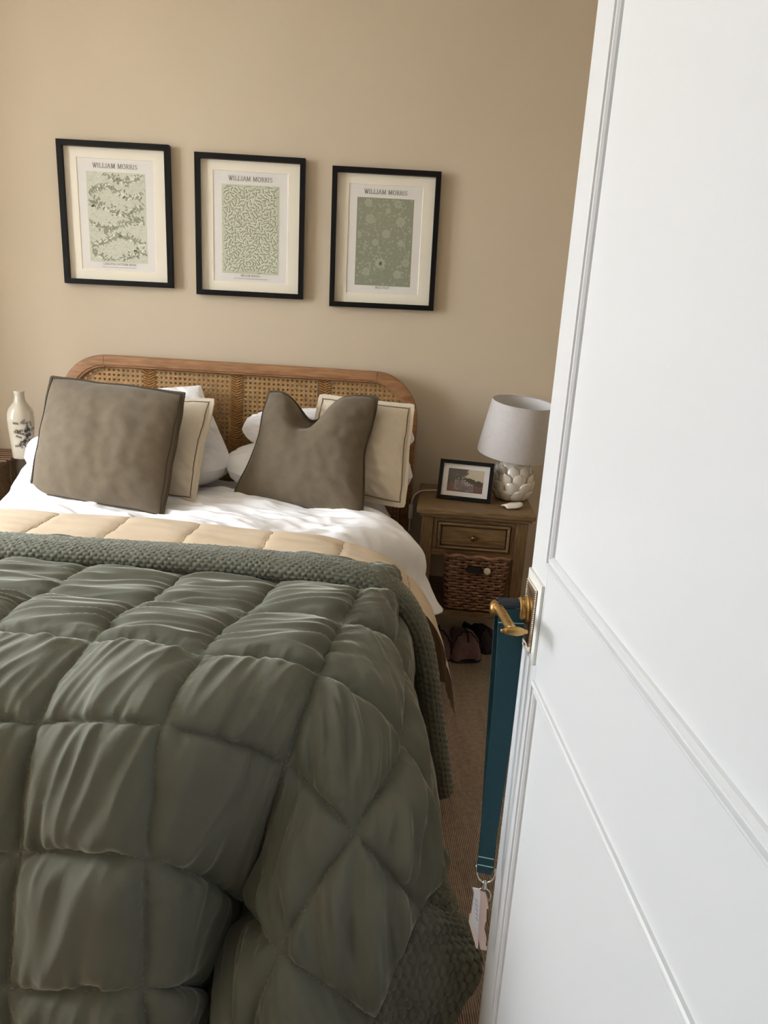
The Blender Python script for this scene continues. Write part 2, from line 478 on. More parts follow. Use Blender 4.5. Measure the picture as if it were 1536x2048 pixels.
for zz in (.028, .034):
    i = int(30 * (1 - zz / .45)); p = front[i] + np.array([0, -.0018, 0])
    ribbon([p + np.array([0, 0, .0006]), p - np.array([0, 0, .0006])], wds[i], .0245, .0012, 'stitch_line', 'thread_pale', lan)
pp = np.array([cx, ytop - .0175, spx[2] - .014])
ribbon([pp + np.array([0, 0, .0006]), pp - np.array([0, 0, .0006])], (1, 0, 0), .037, .0012, 'stitch_line', 'thread_pale', lan)
rb = strap_bot
wv = np.array(wds[-1])
ring = [rb + wv * .0145 * math.cos(a) + np.array([0, 0, .004 + .022 * math.sin(a)]) for a in np.linspace(math.pi, 2 * math.pi, 16)]
ring = [rb + wv * -.0145 + np.array([0, 0, .012])] + ring + [rb + wv * .0145 + np.array([0, 0, .012])]
MB().tube(ring, .0016, 8).build('clip_hoop', m_['steel'], lan, True)
MB().lathe([(.0001, -.03), (.004, -.03), (.0045, -.024), (.003, -.021), (.0045, -.018), (.003, -.014), (.0001, -.014)], 14, tuple(rb)).build('swivel', m_['steel'], lan, True)
MB().tube([rb + np.array([0.001, 0, -.042]) + wv * .011 * math.cos(a) + np.array([0, 0, .013 * math.sin(a)]) for a in np.linspace(0, 2 * math.pi, 22)[:-1]], .0013, 8, closed=True).build('split_ring', m_['steel'], lan, True)
# paper tags on the ring
def tagcard(pts2, off, matn, name, parent, th=.0012, lean=(0, 0, 0)):
    """outline in (along wv, down) metres"""
    base = rb + np.array([0, off, -.036])
    nn = np.array([-wv[1], wv[0], 0])
    V = []
    for s in (-1, 1):
        for (a, dn) in pts2:
            V.append(base + wv * a * .95 + np.array([lean[0] * dn, lean[1] * dn, -dn * .80]) + nn * s * th / 2)
    n = len(pts2)
    Fc = [tuple(range(n - 1, -1, -1)), tuple(range(n, 2 * n))] + [(k, (k + 1) % n, n + (k + 1) % n, n + k) for k in range(n)]
    return mk(name, V, Fc, m_[matn], parent)
t1 = tag(empty('paper_tag'), 'pink and white folded paper label on the lanyard ring, front one', 'label')
tagcard([(-.020, -.012), (-.008, -.012), (-.006, 0), (-.004, .05), (-.002, .10), (.0, .128), (-.006, .105), (-.018, .07), (-.018, .05), (-.017, .0)], -.006, 'paper_white', 'card', t1)
tagcard([(-.0205, .05), (-.0175, .05), (-.0175, .068), (-.004, .104), (.0, .130), (-.003, .131), (-.0205, .07)], -.0066, 'paper_pink', 'edging', t1)
for k in range(5):
    a0 = -.014 + .001 * k
    tagcard([(a0, .012 + k * .011), (a0 + .001, .012 + k * .011), (a0 + .005, .020 + k * .011), (a0 + .004, .020 + k * .011)], -.0068, 'ink_blue', 'handwriting', t1, .0002)
t2 = tag(empty('paper_tag'), 'long pale pink paper label strip on the lanyard ring, rear one', 'label')
tagcard([(-.006, -.004), (.003, -.002), (.008, .015), (.011, .034), (.008, .036), (.010, .065), (.0085, .070), (.008, .085), (.013, .105), (.014, .125), (.016, .126), (.016, .136), (.006, .137), (-.001, .11), (-.003, .05)], -.002, 'paper_pink', 'strip', t2)

# ------------------------------------------------------------------ letters
GL = {
 'W': [[(0, 1), (.24, 0)], [(.24, 0), (.47, 1)], [(.40, 1), (.64, 0)], [(.64, 0), (.88, 1)]], 'I': [[(.15, 0), (.15, 1)]],
 'L': [[(.12, 1), (.12, 0)], [(.12, .03), (.55, .03)], [(.55, .03), (.57, .22)]], 'A': [[(.02, 0), (.36, 1)], [(.36, 1), (.70, 0)], [(.15, .34), (.57, .34)]],
 'M': [[(.10, 0), (.14, 1)], [(.14, 1), (.46, .05)], [(.46, .05), (.78, 1)], [(.78, 1), (.82, 0)]],
 'O': [[(.40 + .34 * math.cos(a), .5 + .5 * math.sin(a)) for a in np.linspace(0, 2 * math.pi, 17)]],
 'R': [[(.12, 0), (.12, 1)], [(.12, .97), (.36, .97), (.5, .87), (.52, .75), (.46, .6), (.34, .53), (.12, .53)], [(.32, .53), (.64, 0)]],
 'S': [[(.48, .82), (.38, .95), (.24, .97), (.11, .88), (.10, .72), (.22, .58), (.38, .47), (.5, .32), (.48, .13), (.34, .03), (.18, .04), (.08, .2)]],
 'B': [[(.12, 0), (.12, 1)], [(.12, .97), (.36, .97), (.48, .85), (.46, .65), (.34, .54), (.12, .54)], [(.34, .54), (.52, .42), (.54, .2), (.4, .04), (.12, .03)]],
 'U': [[(.1, 1), (.1, .3), (.2, .05), (.38, 0), (.56, .06), (.64, .3), (.64, 1)]],
 'G': [[(.66, .82), (.5, .97), (.32, .97), (.14, .8), (.08, .5), (.15, .2), (.34, .02), (.55, .03), (.68, .15), (.68, .42)], [(.5, .42), (.76, .42)]],
 'H': [[(.12, 0), (.12, 1)], [(.64, 0), (.64, 1)], [(.12, .52), (.64, .52)]], 'T': [[(.32, 0), (.32, 1)], [(.02, .97), (.62, .97)], [(.02, .97), (.0, .78)], [(.62, .97), (.64, .78)]],
 'D': [[(.12, 0), (.12, 1)], [(.12, .97), (.38, .96), (.6, .8), (.68, .5), (.6, .2), (.38, .04), (.12, .03)]],
 'P': [[(.12, 0), (.12, 1)], [(.12, .97), (.38, .97), (.52, .85), (.53, .68), (.4, .52), (.12, .5)]],
 'K': [[(.12, 0), (.12, 1)], [(.12, .45), (.56, 1)], [(.28, .6), (.64, 0)]], 'E': [[(.12, 0), (.12, 1)], [(.12, .97), (.54, .97)], [(.12, .52), (.44, .52)], [(.12, .03), (.56, .03)]],
 'N': [[(.1, 0), (.1, 1)], [(.1, 1), (.66, 0)], [(.66, 0), (.66, 1)]], '(': [[(.26, 1.05), (.12, .75), (.1, .5), (.12, .25), (.26, -.05)]], ')': [[(.06, 1.05), (.2, .75), (.22, .5), (.2, .25), (.06, -.05)]],
 '1': [[(.2, 0), (.2, 1), (.08, .85)]], '8': [[(.3 + .2 * math.sin(a), .74 + .25 * math.cos(a)) for a in np.linspace(0, 6.283, 11)], [(.3 + .25 * math.sin(a), .25 + .25 * math.cos(a)) for a in np.linspace(0, 6.283, 11)]],
 '7': [[(.08, .97), (.5, .97), (.22, 0)]], '4': [[(.4, 0), (.4, 1), (.05, .3), (.55, .3)]],
}
GW = {'W': .92, 'I': .30, 'L': .60, 'A': .74, 'M': .92, 'O': .82, 'R': .66, 'S': .60, 'B': .64, 'U': .76, 'G': .82, 'H': .78, 'T': .66, 'D': .78, 'P': .62, 'K': .68, 'E': .64, 'N': .78, '(': .3, ')': .32, '1': .36, '8': .6, '7': .56, '4': .6, ' ': .36}
SERIF = {'W': [(0, 1), (.47, 1), (.88, 1)], 'I': [(.15, 0), (.15, 1)], 'L': [(.12, 1), (.12, 0)], 'A': [(.02, 0), (.70, 0)], 'M': [(.10, 0), (.82, 0), (.12, 1), (.8, 1)], 'R': [(.12, 0), (.12, 1), (.64, 0)],
         'B': [(.12, 0), (.12, 1)], 'H': [(.12, 0), (.12, 1), (.64, 0), (.64, 1)], 'T': [(.32, 0)], 'D': [(.12, 0), (.12, 1)], 'P': [(.12, 0), (.12, 1)], 'K': [(.12, 0), (.12, 1), (.64, 0)], 'E': [(.12, 0), (.12, 1)], 'N': [(.1, 0), (.66, 1), (.1, 1)], 'U': [(.1, 1), (.64, 1)]}
def text_mesh(txt, h, space=.12):
    """flat letters in the x-z plane, centred on x=0, baseline z=0"""
    V = []; Fc = []
    def seg(p, q, w):
        p = np.array(p); q = np.array(q); t = q - p; L = np.linalg.norm(t)
        if L < 1e-6: return
        t /= L; n = np.array([-t[1], t[0]]) * w / 2; b = len(V)
        e = t * w * .3
        for a in (p - e - n, q + e - n, q + e + n, p - e + n): V.append(a)
        Fc.append((b, b + 1, b + 2, b + 3))
    x = 0
    for ch in txt:
        if ch in GL:
            for st in GL[ch]:
                for a, b in zip(st[:-1], st[1:]):
                    steep = abs(b[1] - a[1]) > abs(b[0] - a[0]) * .8
                    w = .13 if steep else .07
                    seg((a[0] + x, a[1]), (b[0] + x, b[1]), w)
            for (sx_, sy_) in SERIF.get(ch, []):
                seg((x + sx_ - .10, sy_), (x + sx_ + .10, sy_), .055)
        x += GW.get(ch, .6) + space
    x -= space
    return [((a[0] - x / 2) * h, 0.0, a[1] * h) for a in V], Fc, x * h

def leaf(mb, c, ang, L, W, y, curve=0.0):
    """flat leaf in x-z plane"""
    ca, sa = math.cos(ang), math.sin(ang)
    out = []
    for (t, w) in ((0, 0), (.25, .8), (.55, 1), (.8, .6), (1, 0), (.8, -.6), (.55, -1), (.25, -.8)):
        a = t * L; b = w * W / 2 + curve * L * math.sin(t * math.pi)
        out.append((c[0] + a * ca - b * sa, y, c[1] + a * sa + b * ca))
    mb.add(out, [(0, 1, 7), (1, 2, 6, 7), (2, 3, 5, 6), (3, 4, 5)])
    # drawn anticlockwise seen from -y is flipped: fine for double-sided ink
def inside(c, w, h, mg=.0): return abs(c[0]) < w / 2 - mg and abs(c[1]) < h / 2 - mg

def pattern(kind, w, h, parent, z):
    rnd = random.Random(5 + kind)
    grp = []
    y = -.0006
    if kind == 0:                                # pale ground, loose rows of sprigs
        dk, md, lt = MB(), MB(), MB()
        for row in range(6):
            zc = h / 2 - .012 - row * h / 5.6
            x = -w / 2
            ph = rnd.random() * 6
            while x < w / 2:
                zz = zc + .018 * math.sin(x * 28 + ph + row)
                for s in (-1, 1):
                    for k in range(2):
                        a = rnd.uniform(.3, 1.2) * s + (rnd.choice((0, math.pi)))
                        L = rnd.uniform(.012, .021)
                        e = (x + L * math.cos(a), zz + L * math.sin(a))
                        if inside((x, zz), w, h, .001) and inside(e, w, h, .001):
                            leaf(rnd.choice((md, lt, md, dk)), (x, zz), a, L, .0055, y - rnd.random() * .0002, rnd.uniform(-.1, .1))
                if rnd.random() < .16:
                    for k in range(6):
                        a = k * 1.047 + rnd.random()
                        c = (x + rnd.uniform(-.01, .01), zz + rnd.uniform(-.02, .02))
                        if inside(c, w, h, .014): leaf(dk, c, a, .010, .006, y - .0003)
                x += rnd.uniform(.006, .011)
        for k in range(900):
            c = (rnd.uniform(-w / 2, w / 2), rnd.uniform(-h / 2, h / 2)); a = rnd.uniform(0, 6.28)
            e = (c[0] + .008 * math.cos(a), c[1] + .008 * math.sin(a))
            if inside(c, w, h, .001) and inside(e, w, h, .001): leaf(lt if k % 3 else md, c, a, .007, .0018, y + .0001)
        grp = [(dk, 'ink_dark'), (md, 'ink_green'), (lt, 'ink_light')]
    elif kind == 1:                              # dense arching leaves
        dk, lt = MB(), MB()
        for i in range(26):
            x0 = -w / 2 + (i + .5) / 26 * w * 1.0
        n = 0
        gx, gz = 19, 27
        for i in range(gx):
            for j in range(gz):
                c = ((i + .5 + rnd.uniform(-.25, .25)) / gx * w - w / 2, (j + .5 + rnd.uniform(-.25, .25)) / gz * h - h / 2)
                a = math.pi / 2 + 1.25 * math.sin(c[0] * 55 + 2.2 * math.sin(c[1] * 31)) + rnd.uniform(-.5, .5) + (.5 if (i + j) % 2 else -.5)
                L = rnd.uniform(.021, .028)
                s = (c[0] - L / 2 * math.cos(a), c[1] - L / 2 * math.sin(a)); e = (c[0] + L / 2 * math.cos(a), c[1] + L / 2 * math.sin(a))
                if inside(s, w, h, .003) and inside(e, w, h, .003):
                    cv = rnd.uniform(-.18, .18)
                    leaf(dk, s, a, L, .0075, y - .0002 * rnd.random(), cv)
                    leaf(lt, (s[0] + .0030 * math.sin(a), s[1] - .0030 * math.cos(a)), a, L * .95, .0040, y - .0003 - .0002 * rnd.random(), cv)
                elif inside(c, w, h, .006): leaf(dk, c, a, .006, .004, y)
        grp = [(dk, 'ink_green'), (lt, 'ink_light')]
    else:                                        # green ground with pale blossoms
        lt, md = MB(), MB()
        def bloom(c, r, k):
            for q in range(k):
                a = q * 2 * math.pi / k
                if inside((c[0] + r * math.cos(a), c[1] + r * math.sin(a)), w, h, .002): leaf(lt, c, a, r, r * .55, y - .0004)
            for q in range(k):
                a = (q + .5) * 2 * math.pi / k
                if inside((c[0] + r * .8 * math.cos(a), c[1] + r * .8 * math.sin(a)), w, h, .002): leaf(md, (c[0], c[1]), a, r * .75, r * .3, y - .0006)
        for (fx, fz, r) in ((-.26, .26, .021), (.28, .24, .021), (.03, .10, .019), (-.05, -.24, .024), (.40, -.22, .018), (-.30, -.34, .018), (.26, -.36, .019), (-.46, .08, .016), (-.16, .0, .015), (.30, .0, .015), (-.30, .44, .018), (.22, .44, .018), (.05, .36, .012)):
            bloom((fx * w, fz * h), r, 9)
        for (p, q) in (((-.2, .42), (-.22, .3)), ((.28, .42), (.28, .28)), ((-.2, .2), (-.02, -.18)), ((.3, .18), (.44, -.15)), ((-.05, -.3), (.02, -.49))):
            P = [(p[0] * w + (q[0] - p[0]) * w * t + .006 * math.sin(t * 6), p[1] * h + (q[1] - p[1]) * h * t) for t in np.linspace(0, 1, 9)]
            for a, b in zip(P[:-1], P[1:]):
                an = math.atan2(b[1] - a[1], b[0] - a[0]); leaf(lt, a, an, math.hypot(b[0] - a[0], b[1] - a[1]) * 1.4, .003, y - .0002)
        for k in range(240):
            c = (rnd.uniform(-w / 2, w / 2), rnd.uniform(-h / 2, h / 2)); a = rnd.uniform(0, 6.28); L = rnd.uniform(.007, .013)
            if inside(c, w, h, .003) and inside((c[0] + L * math.cos(a), c[1] + L * math.sin(a)), w, h, .003):
                leaf(lt if k % 4 == 0 else md, c, a, L, L * rnd.uniform(.4, .7), y + .0001 - .0001 * rnd.random())
        for k in range(420):
            c = (rnd.uniform(-w / 2, w / 2), rnd.uniform(-h / 2, h / 2)); a = rnd.uniform(0, 6.28)
            if inside(c, w, h, .007): leaf(md, c, a, .006, .0016, y + .0002)
        grp = [(md, 'ink_mid'), (lt, 'ink_flower')]
    for i, (mb, mn) in enumerate(grp):
        o = mb.build('printed_leaves', m_[mn], parent); o.location = (0, 0, z); tag(o, kind='stuff')

def wall_picture(c, tilt, kind, ground, caption, label, creased=False):
    W, H, b, dp = .43, .53, .020, .030
    root = tag(empty('framed_print', (c[0], D, c[1])), label, 'picture', 'framed botanical prints above the bed')
    root.rotation_euler = (0, -tilt, 0)
    # mitred frame bars
    for (p, q, r, s) in (((-W / 2, H / 2), (W / 2, H / 2), (W / 2 - b, H / 2 - b), (-W / 2 + b, H / 2 - b)), ((W / 2, H / 2), (W / 2, -H / 2), (W / 2 - b, -H / 2 + b), (W / 2 - b, H / 2 - b)),
                         ((W / 2, -H / 2), (-W / 2, -H / 2), (-W / 2 + b, -H / 2 + b), (W / 2 - b, -H / 2 + b)), ((-W / 2, -H / 2), (-W / 2, H / 2), (-W / 2 + b, H / 2 - b), (-W / 2 + b, -H / 2 + b))):
        V = [(x, yy, zz) for yy in (-dp, 0) for (x, zz) in (p, q, r, s)]
        mk('frame_bar', V, [(0, 1, 2, 3), (7, 6, 5, 4), (0, 4, 5, 1), (1, 5, 6, 2), (2, 6, 7, 3), (3, 7, 4, 0)], m_['black_frame'], root)
    iw, ih = W / 2 - b, H / 2 - b
    ow, oh = .148, .208                        # A3 opening, half sizes
    # mat board with a bevelled opening
    V = []; Fc = []
    for (a, bb, yy) in ((iw, ih, -.010), (ow, oh, -.010), (ow - .0015, oh - .0015, -.0075)):
        V += [(-a, yy, -bb), (a, yy, -bb), (a, yy, bb), (-a, yy, bb)]
    for i in range(2):
        for k in range(4):
            l = (k + 1) % 4; Fc.append((i * 4 + k, i * 4 + l, (i + 1) * 4 + l, (i + 1) * 4 + k))
    mk('mat_board', V, Fc, m_['mat_board'], root)
    pr = MB().box(-ow - .002, ow + .002, -.0074, -.006, -oh - .002, oh + .002).build('print', m_['print_paper'], root)
    pw, ph, pz = .228, .335, -.008
    MB().box(-pw / 2, pw / 2, -.0077, -.0074, pz - ph / 2, pz + ph / 2).build('printed_block', m_[ground], pr)
    hold = empty('printed_pattern', (0, -.0077, 0), parent=root)
    pattern(kind, pw, ph, hold, pz)
    for (txt, h, zz, sp) in (('WILLIAM MORRIS', .0165, oh - .0345, .13), (caption, .0078, -oh + .0215, .14)):
        V, Fc, wdt = text_mesh(txt, h, sp)
        o = mk('lettering', V, Fc, m_['ink_text'], pr); o.location = (0, -.0079, zz)
    if kind < 2:
        mm = MB(); rnd = random.Random(kind); x = -.068
        while x < .068:
            l = rnd.uniform(.002, .006); mm.add([(x, 0, 0), (x + l, 0, 0), (x + l, 0, .0016), (x, 0, .0016)], [(0, 1, 2, 3)]); x += l + .0012
        o = mm.build('small_print', m_['ink_text'], pr); o.location = (0, -.0079, -oh + .0125)
    mk('glass', [(-iw, -.022, -ih), (iw, -.022, -ih), (iw, -.022, ih), (-iw, -.022, ih)], [(0, 1, 2, 3)], m_['picture_glass'], root)
    return root
# frames: centre x,z solved from the photo
wall_picture((-0.9745, HC + .3436), .0141, 0, 'print_pale', 'LARKSPUR PATTERN (1874)', 'black framed print of pale grey-green sprigs, leftmost of three over the bed')
wall_picture((-0.4487, HC + .3315), .0104, 1, 'print_sage', 'WILLOW BOUGH', 'black framed print of dense sage leaves, middle of three over the bed')
wall_picture((0.0888, HC + .3178), .0142, 2, 'print_green', 'WILD TULIP', 'black framed print with solid green floral block, nearest the bedside lamp')

# ------------------------------------------------------------------ bed
bed = tag(empty('bed', (-.467, 2.1, 0)), 'double bed with rounded oak headboard filled with woven cane', 'bed')
BX = -.467
def loc(o): o.location = (-BX, -2.1, 0); return o     # parts are modelled in world coordinates
hbw, zt = .735, HC - .198
zb = .30
RX, RZ = .185, .19
def hb_outline(ins, n=14):
    """outline of the headboard inset by ins, from bottom left over the top to bottom right"""
    w = hbw - ins; t = zt - ins; rx, rz = RX - ins * .75, RZ - ins * .75
    P = [(-w, zb)]
    for a in np.linspace(math.pi, math.pi / 2, n): P.append((-w + rx + rx * math.cos(a), t - rz + rz * math.sin(a)))
    for a in np.linspace(math.pi / 2, 0, n): P.append((w - rx + rx * math.cos(a), t - rz + rz * math.sin(a)))
    P.append((w, zb))
    return P
hb = empty('headboard', (0, 0, 0), parent=bed)
hb.location = (0, 3.048 - 2.1, 0)
TL_ = .0032                                             # a hair out of level, as in the photo
def hbpt(x, y, z): return (x, y, z - x * TL_ * 1.2)
V = []; Fc = []
prof = [(0, .022), (0, -.016), (.004, -.021), (.012, -.023), (.036, -.023), (.040, -.019), (.044, -.019), (.048, -.012), (.048, .022)]
for (ins, yy) in prof: V += [hbpt(x, yy, z) for (x, z) in hb_outline(ins)]
npt = len(hb_outline(0))
for i in range(len(prof)):
    j = (i + 1) % len(prof)
    for k in range(npt - 1): Fc.append((i * npt + k, i * npt + k + 1, j * npt + k + 1, j * npt + k))
o = mk('frame', V, Fc, m_['wood_oak'], hb, True); smooth_by_angle(o, 35)
# groove lines at the joints of the curved corners
for s in (-1, 1):
    x = s * (hbw - RX + .005)
    MB().box(x - .0012, x + .0012, -.0236, -.0225, zt - .046, zt - .002).build('joint', m_['seam_brown'], hb)
# cane webbing: a sheet of small octagonal eyes, only inside the frame opening
pitch = .0192
def in_open(x, z):
    w = hbw - .05; t = zt - .05; rx, rz = RX - .04, RZ - .04
    if abs(x) > w or z > t: return False
    if abs(x) > w - rx and z > t - rz:
        return ((abs(x) - w + rx) / rx) ** 2 + ((z - t + rz) / rz) ** 2 <= 1.03
    return True
bands = [-.745, -.38, -.021, .341, .70]
V = []; Fc = []
def cane_cell(x, z, hole=True):
    b = len(V); h = pitch / 2
    outer = [(-1, -1), (0, -1), (1, -1), (1, 0), (1, 1), (0, 1), (-1, 1), (-1, 0)]
    wv_ = .0004
    for i, (a, c) in enumerate(outer): V.append(hbpt(x + a * h, .004 + (wv_ if i % 2 else -wv_), z + c * h))
    ri = h * .56
    for i, (a, c) in enumerate(outer):
        an = math.atan2(c, a); V.append(hbpt(x + ri * math.cos(an) * (1.0), .004 + (-wv_ if i % 2 else wv_ * .4), z + ri * math.sin(an)))
    for k in range(8):
        l = (k + 1) % 8; Fc.append((b + k, b + l, b + 8 + l, b + 8 + k))
nz = int((zt - zb) / pitch)
xs_ = np.arange(-hbw + .02, hbw - .02, pitch)
for x in xs_:
    if min(abs(x - bb) for bb in bands) < .021: continue
    for j in range(nz):
        z = zt - .05 - (j + .5) * pitch
        if z > .5 and in_open(x, z): cane_cell(x, z)
tag(mk('cane_webbing', V, Fc, m_['cane'], hb), kind='stuff')
for bb in bands:
    if not in_open(bb, zt - .2): continue
    mbd = MB()
    z = .5
    while z < zt - .045:
        for s in (-1, 1):
            xa, xb = bb, bb + s * .0235
            if in_open(xb, z + .008) and in_open(xa, z + .01):
                p0, p1 = hbpt(xa, .0, z), hbpt(xb, .0, z + .011)
                mbd.add([(p0[0], .005, p0[2]), (p1[0], .005, p1[2]), (p1[0], .005, p1[2] + .0095), (p0[0], .005, p0[2] + .0095), (p0[0], -.002, p0[2] + .003), (p1[0], -.001, p1[2] + .003), (p1[0], -.001, p1[2] + .006), (p0[0], -.002, p0[2] + .006)],
                        [(0, 1, 5, 4), (1, 2, 6, 5), (2, 3, 7, 6), (3, 0, 4, 7), (4, 5, 6, 7)])
        z += .0102
    mbd.build('cane_band', m_['cane_dark'], hb)
# frame under the mattress
for s in (-1, 1): loc(MB().box(BX + s * .58 - .02, BX + s * .58 + .02, 1.36, 3.03, .22, .36).build('side_rail', m_['wood_oak'], bed, bevel=.004))
loc(MB().box(BX - .60, BX + .60, 1.32, 1.36, .22, .36).build('foot_rail', m_['wood_oak'], bed, bevel=.004))
for s in (-1, 1):
    for yy in (1.36, 2.98): loc(MB().box(BX + s * .56 - .03, BX + s * .56 + .03, yy - .03, yy + .03, 0, .24).build('leg', m_['wood_oak_v'], bed, bevel=.004))
for s in (-1, 1): loc(MB().box(BX + s * (hbw - .026) - .024, BX + s * (hbw - .026) + .024, 3.028, 3.068, 0, .31).build('headboard_post', m_['wood_oak_v'], bed, bevel=.004))
tag(MB().box(BX - .655, BX + .53, 1.36, 3.0, .36, .60).build('mattress', m_['mattress_fabric'], bevel=.04, seg=4), 'deep white mattress hidden beneath duvet and quilt', 'mattress')

# ------------------------------------------------------------------ white duvet
def side_path(x_edge, z_top, r, drop, flare, n_top, n_arc, n_side, x_start):
    """cross-section across the bed ending in a hang on the right side"""
    P = [(x, z_top) for x in np.linspace(x_start, x_edge - r, n_top)]
    for a in np.linspace(math.pi / 2, 0, n_arc + 1)[1:]: P.append((x_edge - r + r * math.cos(a), z_top - r + r * math.sin(a)))
    for t in np.linspace(0, 1, n_side + 1)[1:]: P.append((x_edge + flare * t ** 1.3, z_top - r - drop * t))
    return np.array(P)
ny = 330
ysd = np.linspace(1.42, 3.0, ny)
cols = []
for y in ysd:
    k = sstep(2.24, 2.46, y); kh = 1 - sstep(2.46, 2.70, y); zt_d = .640 + .032 * sstep(2.15, 2.4, y)
    left = side_path(1.22 + .08 * k, zt_d, .20, .30, .07, 2, 14, 22, 0)        # mirrored for the left side, drawn about x=0
    L = np.stack([-(left[2:, 0]), left[2:, 1]], -1)[::-1]
    Rr = side_path(.09 + .19 * k - .10 * k * (1 - kh), zt_d, .17 + .02 * k, .115 + .02 * k, .01 + .06 * k * kh, 210, 16, 26, -1.00)
    cols.append(np.concatenate([L, Rr]))
cols = np.array(cols)                                                   # ny, m, 2
Pd = np.zeros(cols.shape[:2] + (3,))
Pd[..., 0] = cols[..., 0]; Pd[..., 2] = cols[..., 1]; Pd[..., 1] = ysd[:, None]
s_ = np.concatenate([[0], np.cumsum(np.hypot(*np.diff(cols[ny // 2], axis=0).T))])[None, :] + 0 * Pd[..., 0]
yy_ = Pd[..., 1]
nrm = -normals(Pd)
crumple = .016 * noise2(s_ * 3.1 + 1.3, yy_ * 3.6) + .011 * noise2((s_ + yy_ * .9) * 4.2, (yy_ - s_ * .35) * 12 + 4) + .006 * noise2((s_ - .5 * yy_) * 9, (yy_ + s_ * .25) * 22) + .0025 * noise2(s_ * 26, yy_ * 34)
rid = (1 - np.abs(noise2((s_ + .3 * yy_) * 2.2 + 9, (yy_ + s_ * .22) * 9 + 2))) ** 4
crumple += .014 * rid * (.4 + .6 * sstep(2.1, 2.4, yy_))
crumple += .0065 * ridge(noise2((s_ + .25 * yy_) * 4.2 + 2, (yy_ + s_ * .28) * 15)) + .004 * ridge(noise2((s_ - .2 * yy_) * 8 + 12, (yy_ + s_ * .4) * 26 + 5))
flat = sstep(1.95, 2.15, yy_)
Pd += nrm * (crumple * (.25 + .75 * flat))[..., None]
# the top rises a little to the left where it rides over the lower pillow
Pd[..., 2] += .165 * sstep(2.42, 2.74, yy_) * np.exp(-((Pd[..., 0] + 1.13) / .17) ** 2)
# hem ends higher towards the head
o = grid_mesh('duvet', Pd, m_['white_cotton'], flip=True)
sm = o.modifiers.new('thickness', 'SOLIDIFY'); sm.thickness = .012; sm.offset = -1
tag(o, 'rumpled white cotton duvet covering the bed and hanging at its side', 'duvet')

# ------------------------------------------------------------------ quilt
quilt = tag(empty('quilt', (-.45, 1.4, 0)), 'sage green velvet patchwork quilt with beige lining turned back over the bed foot', 'quilt')
QO = (.45, -1.4, 0)
K = np.zeros((10, 8, 3))
K[0] = [(-1.36, 2.00, -.76), (-1.37, 1.85, -.77), (-1.40, 1.62, -.78), (-1.41, 1.39, -.79), (-1.42, 1.20, -.86), (-1.44, 1.08, -.99), (-1.45, 1.03, -1.2), (-1.44, 1.01, -1.335)]
K[1] = [(-1.16, 2.02, -.685), (-1.17, 1.85, -.685), (-1.19, 1.62, -.69), (-1.20, 1.39, -.69), (-1.21, 1.20, -.77), (-1.23, 1.10, -.96), (-1.23, 1.04, -1.19), (-1.22, 1.01, -1.335)]
K[2] = [(-.885, 2.02, -.672), (-.90, 1.84, -.677), (-.935, 1.61, -.677), (-.95, 1.385, -.668), (-.97, 1.18, -.740), (-.995, 1.105, -.95), (-1.0, 1.04, -1.18), (-.985, 1.02, -1.335)]
K[3] = [(-.653, 2.00, -.672), (-.668, 1.827, -.679), (-.702, 1.60, -.677), (-.718, 1.375, -.660), (-.738, 1.17, -.722), (-.768, 1.11, -.938), (-.772, 1.038, -1.163), (-.755, 1.02, -1.335)]
K[4] = [(-.418, 1.99, -.672), (-.418, 1.815, -.683), (-.46, 1.58, -.683), (-.498, 1.352, -.657), (-.518, 1.145, -.713), (-.54, 1.09, -.925), (-.545, 1.025, -1.152), (-.53, 1.00, -1.32)]
K[5] = [(-.175, 1.98, -.672), (-.172, 1.80, -.687), (-.226, 1.562, -.683), (-.274, 1.33, -.668), (-.300, 1.115, -.692), (-.318, 1.055, -.905), (-.315, 1.01, -1.13), (-.30, .99, -1.30)]
K[6] = [(.030, 1.95, -.672), (.036, 1.765, -.680), (-.004, 1.545, -.682), (-.048, 1.325, -.694), (-.096, 1.185, -.803), (-.173, 1.23, -1.157), (-.235, 1.18, -1.335), (-.21, 1.12, -1.338)]
K[7] = [(.140, 1.99, -.725), (.136, 1.83, -.737), (.122, 1.60, -.775), (.122, 1.275, -.807), (.034, 1.115, -.892), (-.083, 1.045, -1.085), (-.135, .985, -1.29), (-.12, .94, -1.338)]
K[8] = [(.165, 2.00, -.920), (.162, 1.84, -.930), (.156, 1.58, -.985), (.205, 1.21, -1.045), (.166, 1.09, -1.035), (.090, 1.035, -1.222), (.06, .985, -1.33), (.06, .94, -1.338)]
K[9] = [(.175, 2.00, -1.07), (.178, 1.84, -1.09), (.182, 1.58, -1.145), (.255, 1.27, -1.19), (.290, 1.10, -1.165), (.205, 1.06, -1.335), (.14, .99, -1.338), (.14, .95, -1.338)]
K[..., 2] += HC
def cr(P, t, axis):
    """Catmull-Rom along axis at parameters t (in cell units)"""
    P = np.moveaxis(P, axis, 0); n = len(P)
    E = np.concatenate([[2 * P[0] - P[1]], P, [2 * P[-1] - P[-2]]])
    i = np.clip(np.floor(t).astype(int), 0, n - 2); f = (t - i).reshape((-1,) + (1,) * (P.ndim - 1))
    p0, p1, p2, p3 = E[i], E[i + 1], E[i + 2], E[i + 3]
    r = .5 * (2 * p1 + (p2 - p0) * f + (2 * p0 - 5 * p1 + 4 * p2 - p3) * f ** 2 + (3 * p1 - p0 - 3 * p2 + p3) * f ** 3)
    return np.moveaxis(r, 0, axis)
def quilt_surface(u, v): return cr(cr(K, u, 0), v, 1)
CS = .235
